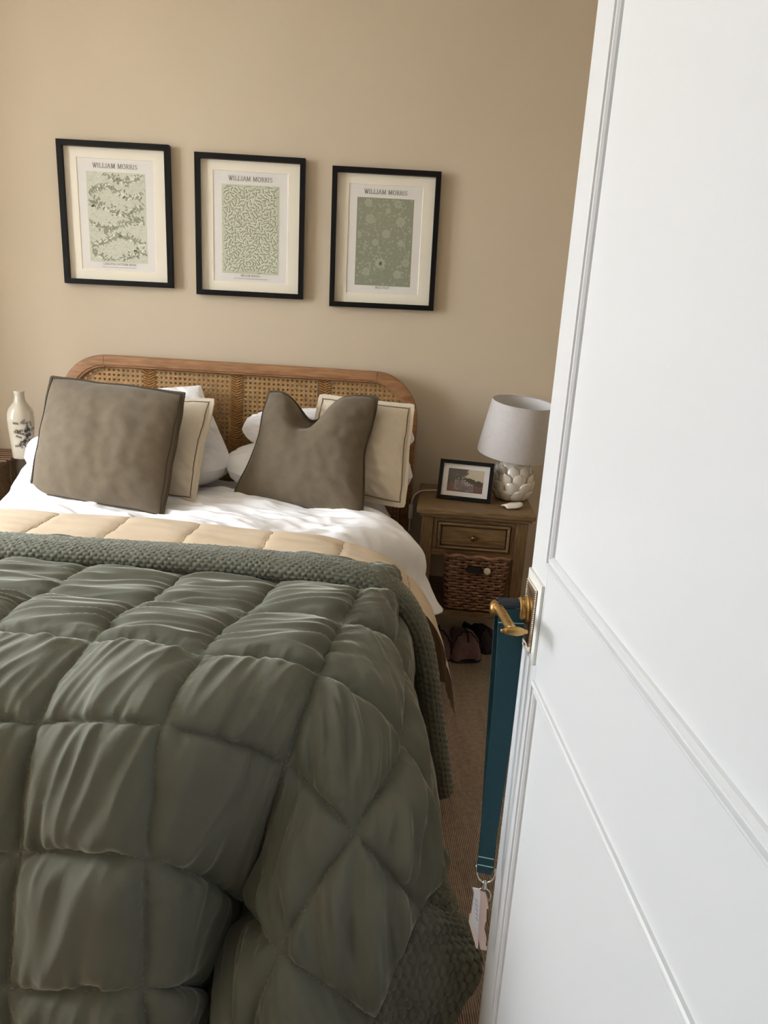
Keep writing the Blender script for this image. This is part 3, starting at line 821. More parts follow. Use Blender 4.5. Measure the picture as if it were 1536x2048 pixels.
def puff(U, V):
    """height of the padded squares above the base surface; U,V in cell units"""
    wu = .035 * noise2(U * 2.3 + 5, V * 2.9) + .012 * noise2(U * 9, V * 9 + 3)
    wv2 = .035 * noise2(U * 2.7, V * 2.2 + 8) + .012 * noise2(U * 9 + 7, V * 9)
    fu = (U + wu * .6) % 1.0; fv = (V + wv2 * .6) % 1.0
    du = np.minimum(fu, 1 - fu) * CS; dv = np.minimum(fv, 1 - fv) * CS
    pf = (1 - np.exp(-du / .026)) * (1 - np.exp(-dv / .022))
    h = .030 * pf
    ug, vg = U * CS, V * CS
    top = 1 - sstep(2.75, 3.25, V)                    # on the mattress top
    side = sstep(5.85, 6.35, U) * top                   # turning down the right side
    ci = np.floor(U + wu * .6); cj = np.floor(V + wv2 * .6)
    jit = np.sin(ci * 12.9 + cj * 78.2) * 3.7         # every square creases its own way
    # creases that run across the bed on top
    warp = .012 * noise2(ug * 9 + jit, vg * 9)
    a = .62 * ridge(noise2(ug * 3.0 + jit, (vg + ug * (.20 + .08 * np.sin(jit)) + warp) * 17)) + .5 * noise2(ug * 3.4 + jit, (vg + ug * .24 + warp) * 29)
    a2 = noise2(ug * 7 + jit * 2, (vg + ug * .30 + warp) * 58)
    a3 = ridge(noise2(ug * 4.0 + 31, (vg + ug * .24 + warp) * 23 + 7))
    cross_ = (.0160 * a + .0090 * a3 + .0050 * a2) * (.35 + .65 * np.exp(-du / .07)) * (1 - np.exp(-dv / .010))
    # creases gathered on the cross seams, running down the drop
    slant = np.where(U < 6, .30, .10)
    b = .62 * ridge(noise2((ug + vg * slant + .014 * noise2(ug * 8, vg * 8 + jit)) * 15 + jit, vg * 3.0 + jit)) + .4 * noise2((ug + vg * slant) * 27 + jit, vg * 3.4 + jit)
    b2 = noise2((ug + vg * slant * .8) * 62 + jit, vg * 8)
    b3 = ridge(noise2((ug + vg * slant * .7) * 25 + 17 + jit, vg * 4.4 + 5))
    diag = ridge(noise2((ug - vg * .45) * 9 + 3, (vg + ug * .45) * 3.2 + jit)) * .7
    fall = ((.0130 * b + .0080 * b3 + .007 * diag) * (.40 + .60 * np.exp(-dv / .075)) + .0055 * b2 * np.exp(-dv / .035)) * (1 - np.exp(-du / .014)) * (1 - .9 * np.exp(-dv / .004))
    wc = sstep(5.95, 6.15, U)                          # flared corner: long soft folds that hang straight down
    fold = 1.5 * (.015 * noise2((ug - vg * .8) * 15 + 2, (ug + vg) * 2.6 + 4) + .008 * ridge(noise2((ug - vg * .85) * 13 + 9, (ug + vg) * 2.2)) + .004 * noise2((ug - vg) * 40, (ug + vg) * 7)) * (1 - np.exp(-du / .014)) * (1 - np.exp(-dv / .012))
    fold += .004 * noise2((ug + vg * .3) * 60 + jit, vg * 8) * np.exp(-dv / .03) * (1 - np.exp(-dv / .004))
    fall = fall * (1 - wc) + fold * wc
    rip = .0022 * noise2(ug * 85, vg * 85) * np.exp(-np.minimum(du, dv) / .018)
    big = .012 * noise2(ug * 4.5 + 3, vg * 4.5) * pf
    h += pf * 0 + cross_ * top * (1 - .75 * side) + fall * np.maximum(1 - top, .35 * side) + rip + big
    return h
NU, NV = 62, 62
uu = np.linspace(0, 8, 8 * NU + 1); vv = np.linspace(0, 7, 7 * NV + 1)
# skip the far left, which the photo never shows, at lower density
uu = np.concatenate([np.linspace(0, 2, 41)[:-1], uu[uu >= 2 - 1e-9]])
Q = quilt_surface(uu, vv)
UU, VV = np.meshgrid(uu, vv, indexing='ij')
QN = normals(Q)
if QN[len(uu) // 2, 30, 2] < 0: QN = -QN
for _ in range(3):
    QN[1:-1, 1:-1] = (QN[1:-1, 1:-1] * 2 + QN[:-2, 1:-1] + QN[2:, 1:-1] + QN[1:-1, :-2] + QN[1:-1, 2:]); QN /= np.linalg.norm(QN, axis=-1, keepdims=True)
Qp = Q + QN * (puff(UU, VV) + .004)[..., None]
Qp[..., 2] = np.maximum(Qp[..., 2], .006)
o = grid_mesh('patchwork_top', Qp, m_['quilt_velvet'], quilt); o.location = QO
# dense stitched border along the right edge and the foot edge
def dense(su, sv, pu=.0235, pv=.0150, amp=.0075):
    row = np.floor(sv / pv)
    fu = (su / pu + .5 * (row % 2) + .10 * noise2(su * 40, row * 3.3)) % 1.0; fv = (sv / pv + .15 * noise2(su * 50 + 9, sv * 50)) % 1.0
    return amp * (np.sin(np.pi * fu) ** .5) * (np.sin(np.pi * fv) ** .5) * (.9 + .3 * noise2(su * 45, sv * 45))
def border(u0, u1, v0, v1, nu, nv, parent, su_m, sv_m, swap):
    u = np.linspace(u0, u1, nu); v = np.linspace(v0, v1, nv)
    S = quilt_surface(u, v); N = normals(S)
    if N[nu // 2, nv // 2, 2] < 0 and v0 < 3: N = -N
    if (N[nu // 2, nv // 2] @ np.array([.2, -1, .3])) < 0 and v0 >= 3: N = -N
    a, b = np.meshgrid(u, v, indexing='ij')
    if swap: h = dense(b * sv_m, a * su_m)
    else: h = dense(a * su_m, b * sv_m)
    h += .012 * noise2(a * 3, b * 3 + 4) + .004
    S = S + N * h[..., None]
    S[..., 2] = np.maximum(S[..., 2], .006)
    o = grid_mesh('stitched_border', S, m_['quilt_velvet'], parent); o.location = QO
    return o
border(8, 9, 0, 7, 84, 760, quilt, .165, CS, True)
# running stitches along the seams
st = MB(); sv_ = []
def add_stitches(us, vs):
    S = np.array([quilt_surface(np.array([a]), np.array([b]))[0, 0] for a, b in zip(us, vs)])
    return S
def stitch_line(fix, axis, lo_, hi_):
    t = np.arange(lo_, hi_, .05)
    if axis == 'v': g = quilt_surface(np.array([fix]), t)[0]; U_, V_ = np.full_like(t, fix), t
    else: g = quilt_surface(t, np.array([fix]))[:, 0]; U_, V_ = t, np.full_like(t, fix)
    iu = np.clip(np.searchsorted(uu, U_), 0, len(uu) - 1); iv = np.clip(np.searchsorted(vv, V_), 0, len(vv) - 1)
    P = Qp[iu, iv]; N = QN[iu, iv]
    for i in range(len(t) - 1):
        p = P[i]; q = P[i] + (P[i + 1] - P[i]) * .5; n_ = N[i]
        tt = q - p; L = np.linalg.norm(tt)
        if L < 1e-5 or L > .03: continue
        if random.random() < .3: continue
        tt /= L; w = np.cross(n_, tt) * .0009; up = n_ * .0018
        b = [p + up * .2 - w, p + up * .2 + w, q + up * .2 + w, q + up * .2 - w, p + up - w * .5 + tt * L * .15, p + up + w * .5 + tt * L * .15, q + up + w * .5 - tt * L * .15, q + up - w * .5 - tt * L * .15]
        st.add(b, [(4, 5, 6, 7), (0, 1, 5, 4), (1, 2, 6, 5), (2, 3, 7, 6), (3, 0, 4, 7)])
for r in range(1, 7): stitch_line(r, 'u', 2, 8)
for c in range(3, 9): stitch_line(c, 'v', 1, 7)
o = st.build('stitching', m_['stitch_thread'], quilt); o.location = QO; tag(o, kind='stuff')

# head end of the quilt: rolled border band and turned-back lining
def path_curve(pts, n):
    pts = np.array(pts); dlen = np.concatenate([[0], np.cumsum(np.linalg.norm(np.diff(pts, axis=0), axis=1))])
    # smooth resample with Catmull-Rom
    t = np.interp(np.linspace(0, dlen[-1], n), dlen, np.arange(len(pts)))
    return cr(pts[:, None, :], t, 0)[:, 0], np.linspace(0, dlen[-1], n)
bandp = [(-1.36, -.80), (-1.28, -.69), (-1.15, -.655), (-.95, -.648), (-.7, -.648), (-.45, -.648), (-.2, -.650), (-.05, -.655), (.06, -.672), (.135, -.712), (.178, -.765), (.208, -.830), (.231, -.915), (.252, -1.03), (.282, -1.18), (.306, -1.295)]
nb = 1000
bc, bs = path_curve(bandp, nb)
tang = np.gradient(bc, axis=0); tang /= np.linalg.norm(tang, axis=1, keepdims=True)
bn = np.stack([-tang[:, 1], tang[:, 0]], -1)                 # outward (up on top, right on the side)
na = 110
ang = np.linspace(0, 2 * math.pi, na)
yc = np.interp(bc[:, 0], [-1.3, -1.05, -.5, -.1, .1, .3], [1.92, 1.908, 1.885, 1.852, 1.838, 1.835])
hw = .068 + 0 * bs
th = .027 + .005 * sstep(1.4, 1.8, bs)
sup = lambda c, p: np.sign(c) * np.abs(c) ** p
oy = sup(np.cos(ang), .75)[None, :] * hw[:, None]
on = sup(np.sin(ang), .85)[None, :] * th[:, None]
# circumferential length for the bumps
cl = np.cumsum(np.concatenate([[0], np.hypot(np.diff(oy[200]), np.diff(on[200]))]))
bump_ = dense(np.repeat(bs[:, None], na, 1), np.repeat(cl[None, :], nb, 0), .0185, cl[-1] / 30)
k_ = 1 + bump_ / .04
PB = np.zeros((nb, na, 3))
PB[..., 0] = bc[:, None, 0] + bn[:, None, 0] * on * k_
PB[..., 2] = HC + bc[:, None, 1] + bn[:, None, 1] * on * k_
PB[..., 1] = yc[:, None] + oy * (1 + bump_ / .12)
PB[..., 1] += .006 * noise2(bs[:, None] * 5, on * 10)
o = grid_mesh('rolled_border', PB, m_['quilt_velvet'], quilt); o.location = QO
cap = mk('roll_end', [tuple(p) for p in PB[-1]], [tuple(range(na))], m_['quilt_velvet'], quilt); cap.location = QO
# lining strip
linp = [(-1.40, -.80), (-1.30, -.70), (-1.15, -.664), (-.95, -.657), (-.7, -.657), (-.45, -.657), (-.2, -.657), (-.06, -.660), (.02, -.672), (.10, -.694), (.172, -.735), (.230, -.795), (.272, -.87), (.302, -.96), (.322, -1.055), (.330, -1.11)]
nl = 420
lc, ls = path_curve(linp, nl)
tg = np.gradient(lc, axis=0); tg /= np.linalg.norm(tg, axis=1, keepdims=True); ln_ = np.stack([-tg[:, 1], tg[:, 0]], -1)
nw = 60
wy = np.linspace(0, 1, nw)
LS, WY = np.meshgrid(ls, wy, indexing='ij')
slant = .10
fu = ((LS - .04 - slant * WY * .25) / .228) % 1.0
du = np.minimum(fu, 1 - fu) * .228
hgt = .007 * (1 - np.exp(-du / .014)) + .006 * noise2(LS * 4, WY * 2) + .004 * noise2(LS * 5 + 3, WY * 7 + LS * 2) + .0016 * noise2(LS * 60, WY * 14) * np.exp(-du / .02)
hgt *= (1 - .8 * sstep(.86, 1.0, WY))
hgt += -.02 * sstep(.93, 1.0, WY)
PL = np.zeros((nl, nw, 3))
PL[..., 0] = lc[:, None, 0] + ln_[:, None, 0] * hgt
PL[..., 2] = HC + lc[:, None, 1] + ln_[:, None, 1] * hgt
ya_ = np.interp(lc[:, 0], [-1.3, -1.05, -.5, -.1, .1, .3], [1.95, 1.935, 1.91, 1.88, 1.865, 1.86])[:, None]; yb_ = np.interp(lc[:, 0], [-1.3, -1.05, -.5, -.1, .1, .3], [2.36, 2.335, 2.27, 2.19, 2.15, 2.12])[:, None]
PL[..., 1] = ya_ + WY * (yb_ - ya_ + .012 * noise2(LS * 3, LS * 0))
o = grid_mesh('turned_back_lining', PL, m_['quilt_lining'], quilt, flip=True); o.location = QO
st2 = MB()
for k in range(0, 9):
    for j in range(nw - 6):
        s0 = .04 + k * .228 + slant * wy[j] * .25
        i = int(s0 / ls[-1] * nl)
        if 0 <= i < nl - 1 and j % 3 != 2:
            p = PL[i, j]; q = PL[i, j + 1]; e = np.array([.0009, 0, 0]); u_ = np.array([0, 0, .0015])
            st2.add([p - e + u_ * .4, p + e + u_ * .4, q + e + u_ * .4, q - e + u_ * .4, p + u_, q + u_], [(0, 3, 5, 4), (1, 4, 5, 2), (0, 4, 1), (3, 2, 5)])
o = st2.build('lining_stitching', m_['seam_brown'], quilt); o.location = QO; tag(o, kind='stuff')

# ------------------------------------------------------------------ cushions and pillows
def cushion(name, corners, T, matn, label, cat, group=None, n=56, k=2.6, pinch=.05, edge=None, edge_w=.010, dent=None, wr=.006, seed=0, expo=.55, back_T=None, rnd=.10, seam=None):
    TLc, TRc, BRc, BLc = [np.array(c, float) for c in corners]
    u = np.linspace(0, 1, n); Ug, Vg = np.meshgrid(u, u, indexing='ij')       # u right, v down
    # pulled-in sides between the ears
    uu_ = .5 + (Ug - .5) * (1 - pinch * (1 - (2 * Vg - 1) ** 2)); vv_ = .5 + (Vg - .5) * (1 - pinch * (1 - (2 * Ug - 1) ** 2))
    _a, _b = 2 * uu_ - 1, 2 * vv_ - 1
    uu_ = .5 + .5 * _a * np.sqrt(1 - rnd * _b ** 2 / 2); vv_ = .5 + .5 * _b * np.sqrt(1 - rnd * _a ** 2 / 2)
    uu_ = uu_ + .010 * noise2(Vg * 4 + seed, Ug * 1.5 + 3); vv_ = vv_ + .010 * noise2(Ug * 4 + seed + 5, Vg * 1.5)
    def base(a, b):
        a = a[..., None]; b = b[..., None]
        return (TLc * (1 - a) + TRc * a) * (1 - b) + (BLc * (1 - a) + BRc * a) * b
    B = base(uu_, vv_)
    ex = (TRc + BRc - TLc - BLc) / 2; ey = (BLc + BRc - TLc - TRc) / 2
    nn = np.cross(ex, ey); nn /= np.linalg.norm(nn)
    if nn[1] > 0: nn = -nn                                                      # front faces the camera
    cent = (TLc + TRc + BRc + BLc) / 4
    g = ((1 - np.abs(2 * Ug - 1) ** k) * (1 - np.abs(2 * Vg - 1) ** k)).clip(0) ** expo
    ed = np.minimum(np.minimum(Ug, 1 - Ug), np.minimum(Vg, 1 - Vg))
    w1 = noise2(Ug * 5 + seed, Vg * 5) * .6 + noise2(Ug * 11 + seed, Vg * 11 + 4) * .4
    gath = noise2((Ug + Vg) * 4 + seed * 3, (Ug - Vg) * 24) * np.exp(-ed / .09)
    g2 = np.minimum(g * 2.2, 1)
    F = B + nn * (T / 2 * g * (1 + .06 * w1) + wr * (w1 + gath) * g2)[..., None]
    Bk = B - nn * ((back_T or T) / 2 * g)[..., None]
    if dent is not None:
        F = dent(F, Ug, Vg, nn, 1); Bk = dent(Bk, Ug, Vg, nn, -1)
    root = tag(empty(name, tuple(cent)), label, cat, group)
    F = F - cent; Bk = Bk - cent
    V = np.concatenate([F.reshape(-1, 3), Bk.reshape(-1, 3)])
    idx = np.arange(n * n).reshape(n, n)
    q = np.stack([idx[:-1, :-1], idx[:-1, 1:], idx[1:, 1:], idx[1:, :-1]], -1).reshape(-1, 4)
    q2 = q[:, ::-1] + n * n
    o = mk('cover', V, np.concatenate([q, q2]), m_[matn], root, True)
    ringi = [(i, 0) for i in range(n)] + [(n - 1, j) for j in range(1, n)] + [(i, n - 1) for i in range(n - 2, -1, -1)] + [(0, j) for j in range(n - 2, 0, -1)]
    Rg = np.array([F[a] for a in ringi]); m = len(Rg)
    if edge:
        out = Rg - 0
        tgt = np.roll(Rg, -1, 0) - np.roll(Rg, 1, 0); tgt /= np.linalg.norm(tgt, axis=1, keepdims=True)
        od = np.cross(tgt, nn); 
        if (od * Rg).sum() < 0: od = -od
        rib = .0004 * np.where(np.arange(m) % 2, 1, -1)[:, None]
        A0 = Rg - od * .004; A1 = Rg + od * (edge_w + rib)
        V = []; Fc = []
        for i in range(m):
            for p in (A0[i] + nn * .005, A1[i] + nn * .003, A1[i] - nn * .003, A0[i] - nn * .005): V.append(p)
        for i in range(m):
            j = (i + 1) % m
            for k_ in range(4):
                l = (k_ + 1) % 4; Fc.append((i * 4 + k_, i * 4 + l, j * 4 + l, j * 4 + k_))
        mk('flange', V, Fc, m_[edge], root, False)
    if seam:
        inn = .035
        P = []
        for (a, b) in ringi:
            aa = .5 + (u[a] - .5) * (1 - inn); bb = .5 + (u[b] - .5) * (1 - inn)
            ia = int(round(aa * (n - 1))); ib = int(round(bb * (n - 1)))
            P.append(F[ia, ib] + nn * .0015)
        P = [p for i, p in enumerate(P) if i == 0 or np.linalg.norm(p - P[i - 1]) > .003]
        MB().tube(P, .0018, 5, closed=True).build('seam', m_[seam], root)
    return root
vg = 'velvet cushions on the bed'
cushion('velvet_cushion', [A(101, 751, 2.79), A(373, 785, 2.68), A(328, 1040, 2.43), A(54, 993, 2.53)], .17, 'cushion_velvet',
        'plump square taupe velvet cushion with smooth full top, beside the vase', 'cushion', vg, n=70, pinch=.025, edge='cushion_edge', edge_w=.006, seed=2, wr=.003, k=2.3, expo=.55, seam='seam_dark')
def chop(P, U, V, nn, s):
    w = np.exp(-((U - .42) / .17) ** 2) * np.exp(-(V / .30) ** 2)
    P = P.copy(); P[..., 2] -= .105 * w
    w2 = np.exp(-((U - .40) / .09) ** 2) * np.exp(-((V - .12) / .16) ** 2)
    P += -nn * (.035 * w2 * s)[..., None]
    P[..., 0] += .02 * np.exp(-(U / .2) ** 2) * np.exp(-((V - .55) / .3) ** 2)
    P[..., 0] -= .022 * np.exp(-((1 - U) / .22) ** 2) * np.exp(-((V - .52) / .25) ** 2)
    return P
cushion('velvet_cushion', [A(537, 781, 2.86), A(757, 793, 2.80), A(727, 1041, 2.55), A(464, 993, 2.72)], .17, 'cushion_velvet',
        'taupe velvet cushion with a karate-chop dent in its top edge', 'cushion', vg, n=80, pinch=.03, edge='cushion_edge', edge_w=.006, seed=9, wr=.003, k=2.8, dent=chop)
lg = 'cream linen cushions behind the velvet ones'
cushion('linen_cushion', [A(642, 792, 2.93), A(826, 812, 2.86), A(808, 1012, 2.69), A(600, 985, 2.82)], .12, 'cream_linen',
        'cream linen cushion with brown stitched edge behind the dented velvet cushion', 'cushion', lg, edge='cream_linen', edge_w=.014, seam='seam_brown', seed=4, wr=.008)
cushion('linen_cushion', [A(205, 800, 2.93), A(428, 800, 2.84), A(388, 1003, 2.60), A(150, 985, 2.72)], .12, 'cream_linen',
        'cream linen cushion tucked behind the plump square velvet cushion', 'cushion', lg, edge='cream_linen', edge_w=.012, seam='seam_brown', seed=6, wr=.008)
pg = 'white pillows against the headboard'
cushion('pillow', [A(235, 780, 3.01), A(402, 768, 2.99), A(470, 930, 2.86), A(250, 955, 2.88)], .15, 'white_cotton',
        'white pillow standing up against the cane with its corner pointing up', 'pillow', pg, seed=12, wr=.012, pinch=.03)
def flat_pillow(c, w, d, h, rz, tilt, label, seed):
    ca, sa = math.cos(rz), math.sin(rz)
    ct, st_ = math.cos(tilt), math.sin(tilt)
    ax = np.array([ca, sa, 0]) * w / 2; ay = np.array([-sa * ct, ca * ct, st_]) * d / 2
    c = np.array(c)
    return cushion('pillow', [c - ax + ay, c + ax + ay, c + ax - ay, c - ax - ay], h, 'white_cotton', label, 'pillow', pg, n=60, k=3.0, pinch=.0, seed=seed, wr=.012, expo=.42, rnd=.75)
flat_pillow((-.125, 2.88, HC - .590), .76, .27, .19, 0.0, .2, 'lower white pillow lying flat under the dented velvet cushion', 20)
flat_pillow((-.100, 2.955, HC - .450), .70, .20, .12, 0.0, .8, 'upper white pillow of the pair behind the dented velvet cushion', 23)
flat_pillow((-.89, 2.88, HC - .590), .80, .27, .20, 0.0, .15, 'white pillow lying flat beneath the upright cushions, beside the vase', 26)

# ------------------------------------------------------------------ bedside tables
def bedside(name, label, TOPZ, group='wooden bedside tables'):
    """front faces local -y, origin at the floor under the back left corner of the top; x right, y back"""
    W, Dp = .45, .44
    t = tag(empty(name), label, 'bedside table', group)
    wm, wv3 = m_['wood_bedside'], m_['wood_bedside_v']
    MB().box(0, W, -Dp, 0, TOPZ - .022, TOPZ).build('table_top', wm, t, bevel=.005)
    MB().box(.010, W - .010, -Dp + .010, -.01, TOPZ - .034, TOPZ - .022).build('top_moulding', wm, t, bevel=.003)
    for (x0, y0_) in ((.022, -Dp + .022), (W - .066, -Dp + .022), (.022, -.060), (W - .066, -.060)):
        MB().box(x0, x0 + .044, y0_, y0_ + .044, 0, TOPZ - .034).build('leg', wv3, t, bevel=.003)
    zt_, zb_ = TOPZ - .034, TOPZ - .19
    fy = -Dp + .028
    MB().box(.066, W - .066, fy, fy + .02, zt_ - .020, zt_).build('upper_rail', wm, t, bevel=.002)
    MB().box(.066, W - .066, fy, fy + .02, zb_, zb_ + .026).build('lower_rail', wm, t, bevel=.002)
    MB().box(.066, .084, fy, fy + .02, zb_ + .026, zt_ - .020).build('drawer_post', wv3, t, bevel=.002)
    MB().box(W - .084, W - .066, fy, fy + .02, zb_ + .026, zt_ - .020).build('drawer_post', wv3, t, bevel=.002)
    dr = empty('drawer', (0, 0, 0), parent=t)
    xa, xb, za, zz = .087, W - .087, zb_ + .029, zt_ - .023
    V = []; Fc = []
    for (i_, yy) in ((0, fy + .014), (0, fy - .006), (.005, fy - .009), (.010, fy - .006), (.012, fy + .006), (.0145, fy + .006), (.0165, fy - .003)):
        V += [(xa + i_, yy, za + i_), (xb - i_, yy, za + i_), (xb - i_, yy, zz - i_), (xa + i_, yy, zz - i_)]
    for i in range(6):
        for k in range(4):
            l = (k + 1) % 4; Fc.append((i * 4 + k, i * 4 + l, (i + 1) * 4 + l, (i + 1) * 4 + k))
    Fc.append((24, 25, 26, 27))
    mk('drawer_front', V, Fc, wm, dr)
    kx, kz = (xa + xb) / 2, (za + zz) / 2
    MB().lathe([(.0001, -.028), (.007, -.027), (.0115, -.022), (.0115, -.018), (.006, -.012), (.005, -.006), (.008, -.002), (.008, .001), (.0001, .002)], 20, (kx, fy - .002, kz), 'y').build('knob', m_['brass_dark'], dr, True)
    for x0 in (.030, W - .046):
        MB().box(x0, x0 + .016, -Dp + .066, -.06, zb_, zt_).build('side_panel', wm, t, bevel=.002)
    MB().box(.066, W - .066, -.05, -.034, zb_, zt_).build('back_panel', wm, t, bevel=.002)
    sz = TOPZ - .415
    MB().box(.026, W - .026, -Dp + .026, -.02, sz - .022, sz).build('shelf', wm, t, bevel=.003)
    return t, sz
NSZ = HC - .672
nsA = math.radians(-6.5)
ns, sz = bedside('bedside_table', 'wooden bedside table with one drawer and a basket, under the lamp', NSZ)
ns.location = (.306, 3.09, 0); ns.rotation_euler = (0, 0, nsA)
def NS(x, y, z):
    return np.array([.306 + x * math.cos(nsA) - y * math.sin(nsA), 3.09 + x * math.sin(nsA) + y * math.cos(nsA), z])
ns2, _ = bedside('bedside_table', 'wooden bedside table under the white vase, mostly hidden by the bed', HC - .622)
ns2.location = (-1.85, 3.09, 0)
# strips added beneath the vase, coloured to imitate stripes of light and shade
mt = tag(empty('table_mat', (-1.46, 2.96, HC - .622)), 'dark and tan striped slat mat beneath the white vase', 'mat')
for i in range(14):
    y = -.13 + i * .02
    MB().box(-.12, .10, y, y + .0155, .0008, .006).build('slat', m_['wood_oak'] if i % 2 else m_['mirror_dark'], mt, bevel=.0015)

# wicker basket on the shelf
bk = tag(empty('wicker_basket', tuple(NS(.122, -.432, sz + .001)), nsA), 'dark woven wicker basket on the shelf of the bedside table', 'basket')
bw, bd_, bh = .250, .30, .222
def rrect(x0, x1, y0_, y1_, r, n=6):
    P = []
    for (cx_, cy_, a0) in ((x1 - r, y1_ - r, 0), (x0 + r, y1_ - r, 90), (x0 + r, y0_ + r, 180), (x1 - r, y0_ + r, 270)):
        for a in np.linspace(a0, a0 + 90, n): P.append((cx_ + r * math.cos(math.radians(a)), cy_ + r * math.sin(math.radians(a))))
    return P
def basket_loop(t, off=0.0):
    fl_ = .018 * t                                    # flares upwards
    return rrect(.02 - fl_ - off, bw - .02 + fl_ + off, .02 - fl_ - off, bd_ - .02 + fl_ + off, .025)
def resample(P, n):
    P = np.array(P + [P[0]]); dl = np.concatenate([[0], np.cumsum(np.linalg.norm(np.diff(P, axis=0), axis=1))])
    t = np.linspace(0, dl[-1], n, endpoint=False)
    return np.stack([np.interp(t, dl, P[:, 0]), np.interp(t, dl, P[:, 1])], -1)
NST = 34
rows = 19
for j in range(rows):
    t = (j + .5) / rows
    R_ = resample(basket_loop(t), NST * 6)
    c_ = R_.mean(0); ph_ = 0 if j % 2 else math.pi
    pts = []
    for i, p in enumerate(R_):
        a = i / 6 * math.pi + ph_
        tn = R_[(i + 1) % len(R_)] - R_[i - 1]; tn /= np.linalg.norm(tn); nn_ = np.array([tn[1], -tn[0]])
        o_ = .0042 * math.sin(a)
        pts.append((p[0] + nn_[0] * o_, p[1] + nn_[1] * o_, .006 + t * bh + .0012 * math.sin(i * 1.7 + j * 3)))
    MB().tube(pts, .0052, 6, closed=True).build('wicker_strand', m_['wicker'], bk, True)
stk = MB()
lo_l, hi_l = resample(basket_loop(0), NST), resample(basket_loop(1.03), NST)
for a, b in zip(lo_l, hi_l): stk.tube([(a[0], a[1], .003), (b[0], b[1], bh + .004)], .0036, 6)
tag(stk.build('stakes', m_['wicker'], bk, True), kind='stuff')
rp = [(p[0], p[1], bh + .008 + .004 * math.sin(i * .9)) for i, p in enumerate(resample(basket_loop(1.03), 90))]
MB().tube(rp, .0075, 8, closed=True).build('rim', m_['wicker'], bk, True)
MB().box(.03, bw - .03, .03, bd_ - .03, .003, .010).build('base', m_['wicker'], bk)
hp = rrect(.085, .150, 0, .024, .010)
MB().add([(x, -.0105, bh - .052 + z) for (x, z) in hp] + [(x, .004, bh - .052 + z) for (x, z) in hp], [tuple(range(len(hp))), tuple(range(2 * len(hp) - 1, len(hp) - 1, -1))] + [(k, len(hp) + k, len(hp) + (k + 1) % len(hp), (k + 1) % len(hp)) for k in range(len(hp))]).build('hand_hole', m_['mirror_dark'], bk)  # solid dark oval imitating the shade inside the hole
MB().lathe([(.0001, -.006), (.008, -.006), (.0125, -.004), (.014, 0), (.0001, .004)], 20, (.165, -.010, bh - .040), 'y').build('clasp', m_['ceramic'], bk, True)

# lamp with ceramic artichoke base
lx, ly = .662, 2.875
lp = tag(empty('table_lamp', (lx, ly, NSZ)), 'table lamp with grey drum shade on a white ceramic artichoke base', 'lamp')
bcz, br = .088, .078
MB().lathe([(.0001, 0), (.05, 0), (.055, .006), (.066, .03), (.074, .06), (.074, .10), (.064, .14), (.045, .165), (.02, .175), (.0001, .176)], 32).build('base', m_['ceramic'], lp, True)
MB().lathe([(.0001, .17), (.011, .17), (.011, .225), (.017, .228), (.017, .27), (.0001, .27)], 20).build('neck', m_['brass'], lp, True)
def petal_mesh(L, W):
    nu, nv = 9, 9
    P = np.zeros((nu, nv, 3))
    for i in range(nu):
        s = i / (nu - 1)
        for j in range(nv):
            t = j / (nv - 1) * 2 - 1
            w = W / 2 * (1 - max(0, (s - .45) / .55) ** 2.6) ** .5 * (.72 + .28 * min(1, s / .45))
            if s == 1: w = W * .05
            P[i, j] = (t * w, -.012 * (1 - t * t) * math.sin(math.pi * (.15 + .7 * s)) - .009 * s ** 3, s * L)
    return P
pnum = 0
for ring_, (zz, rr_, cnt, tiltp, L, W) in enumerate([(.004, .056, 8, -.42, .052, .062), (.030, .070, 8, -.14, .056, .064), (.060, .0755, 8, .10, .056, .062), (.090, .073, 8, .32, .056, .058), (.118, .062, 7, .52, .052, .052), (.142, .048, 6, .62, .044, .044)]):
    P = petal_mesh(L, W)
    me0 = grid_mesh('petal_tmp', P, m_['ceramic'], None, True)
    pm = me0.data; bpy.data.objects.remove(me0)
    bm = bmesh.new(); bm.from_mesh(pm)
    bmesh.ops.recalc_face_normals(bm, faces=bm.faces)
    bmesh.ops.solidify(bm, geom=list(bm.faces), thickness=.003)
    bm.to_mesh(pm); bm.free()
    pm.polygons.foreach_set('use_smooth', [True] * len(pm.polygons))
    for k in range(cnt):
        a = 2 * math.pi * (k + .5 * (ring_ % 2)) / cnt + .15
        o = bpy.data.objects.new('petal', pm); C.objects.link(o); o.parent = lp
        o.location = (rr_ * math.cos(a), rr_ * math.sin(a), zz)
        o.rotation_euler = (Matrix.Rotation(a + math.pi / 2, 3, 'Z') @ Matrix.Rotation(-tiltp + random.uniform(-.08, .04), 3, 'X')).to_euler()
shb, sht = NSZ + 0, 0
zb0, zt0, rb0, rt0 = .205, .415, .152, .126
nsh = 64
V = []; Fc = []
prof = [(rb0, zb0), (rb0 + .0008, zb0 + .006), (rt0 + .0008, zt0 - .006), (rt0, zt0), (rt0 - .0022, zt0), (rt0 - .0022, zt0 - .001)]
def ringv(r, z): return [(r * math.cos(2 * math.pi * k / nsh), r * math.sin(2 * math.pi * k / nsh), z) for k in range(nsh)]
for (r, z) in prof[:4]: V += ringv(r, z)
for i in range(3):
    for k in range(nsh):
        l = (k + 1) % nsh; Fc.append((i * nsh + k, i * nsh + l, (i + 1) * nsh + l, (i + 1) * nsh + k))
sh = mk('lamp_shade', V, Fc, m_['shade_fabric'], lp, True)
_T = Matrix.Translation((0, 0, .31))
SH = Matrix.Translation((.004, 0, -.018)) @ _T @ Matrix.Rotation(math.radians(7), 4, 'X') @ Matrix.Rotation(math.radians(3), 4, 'Y') @ _T.inverted()
sh.matrix_local = SH
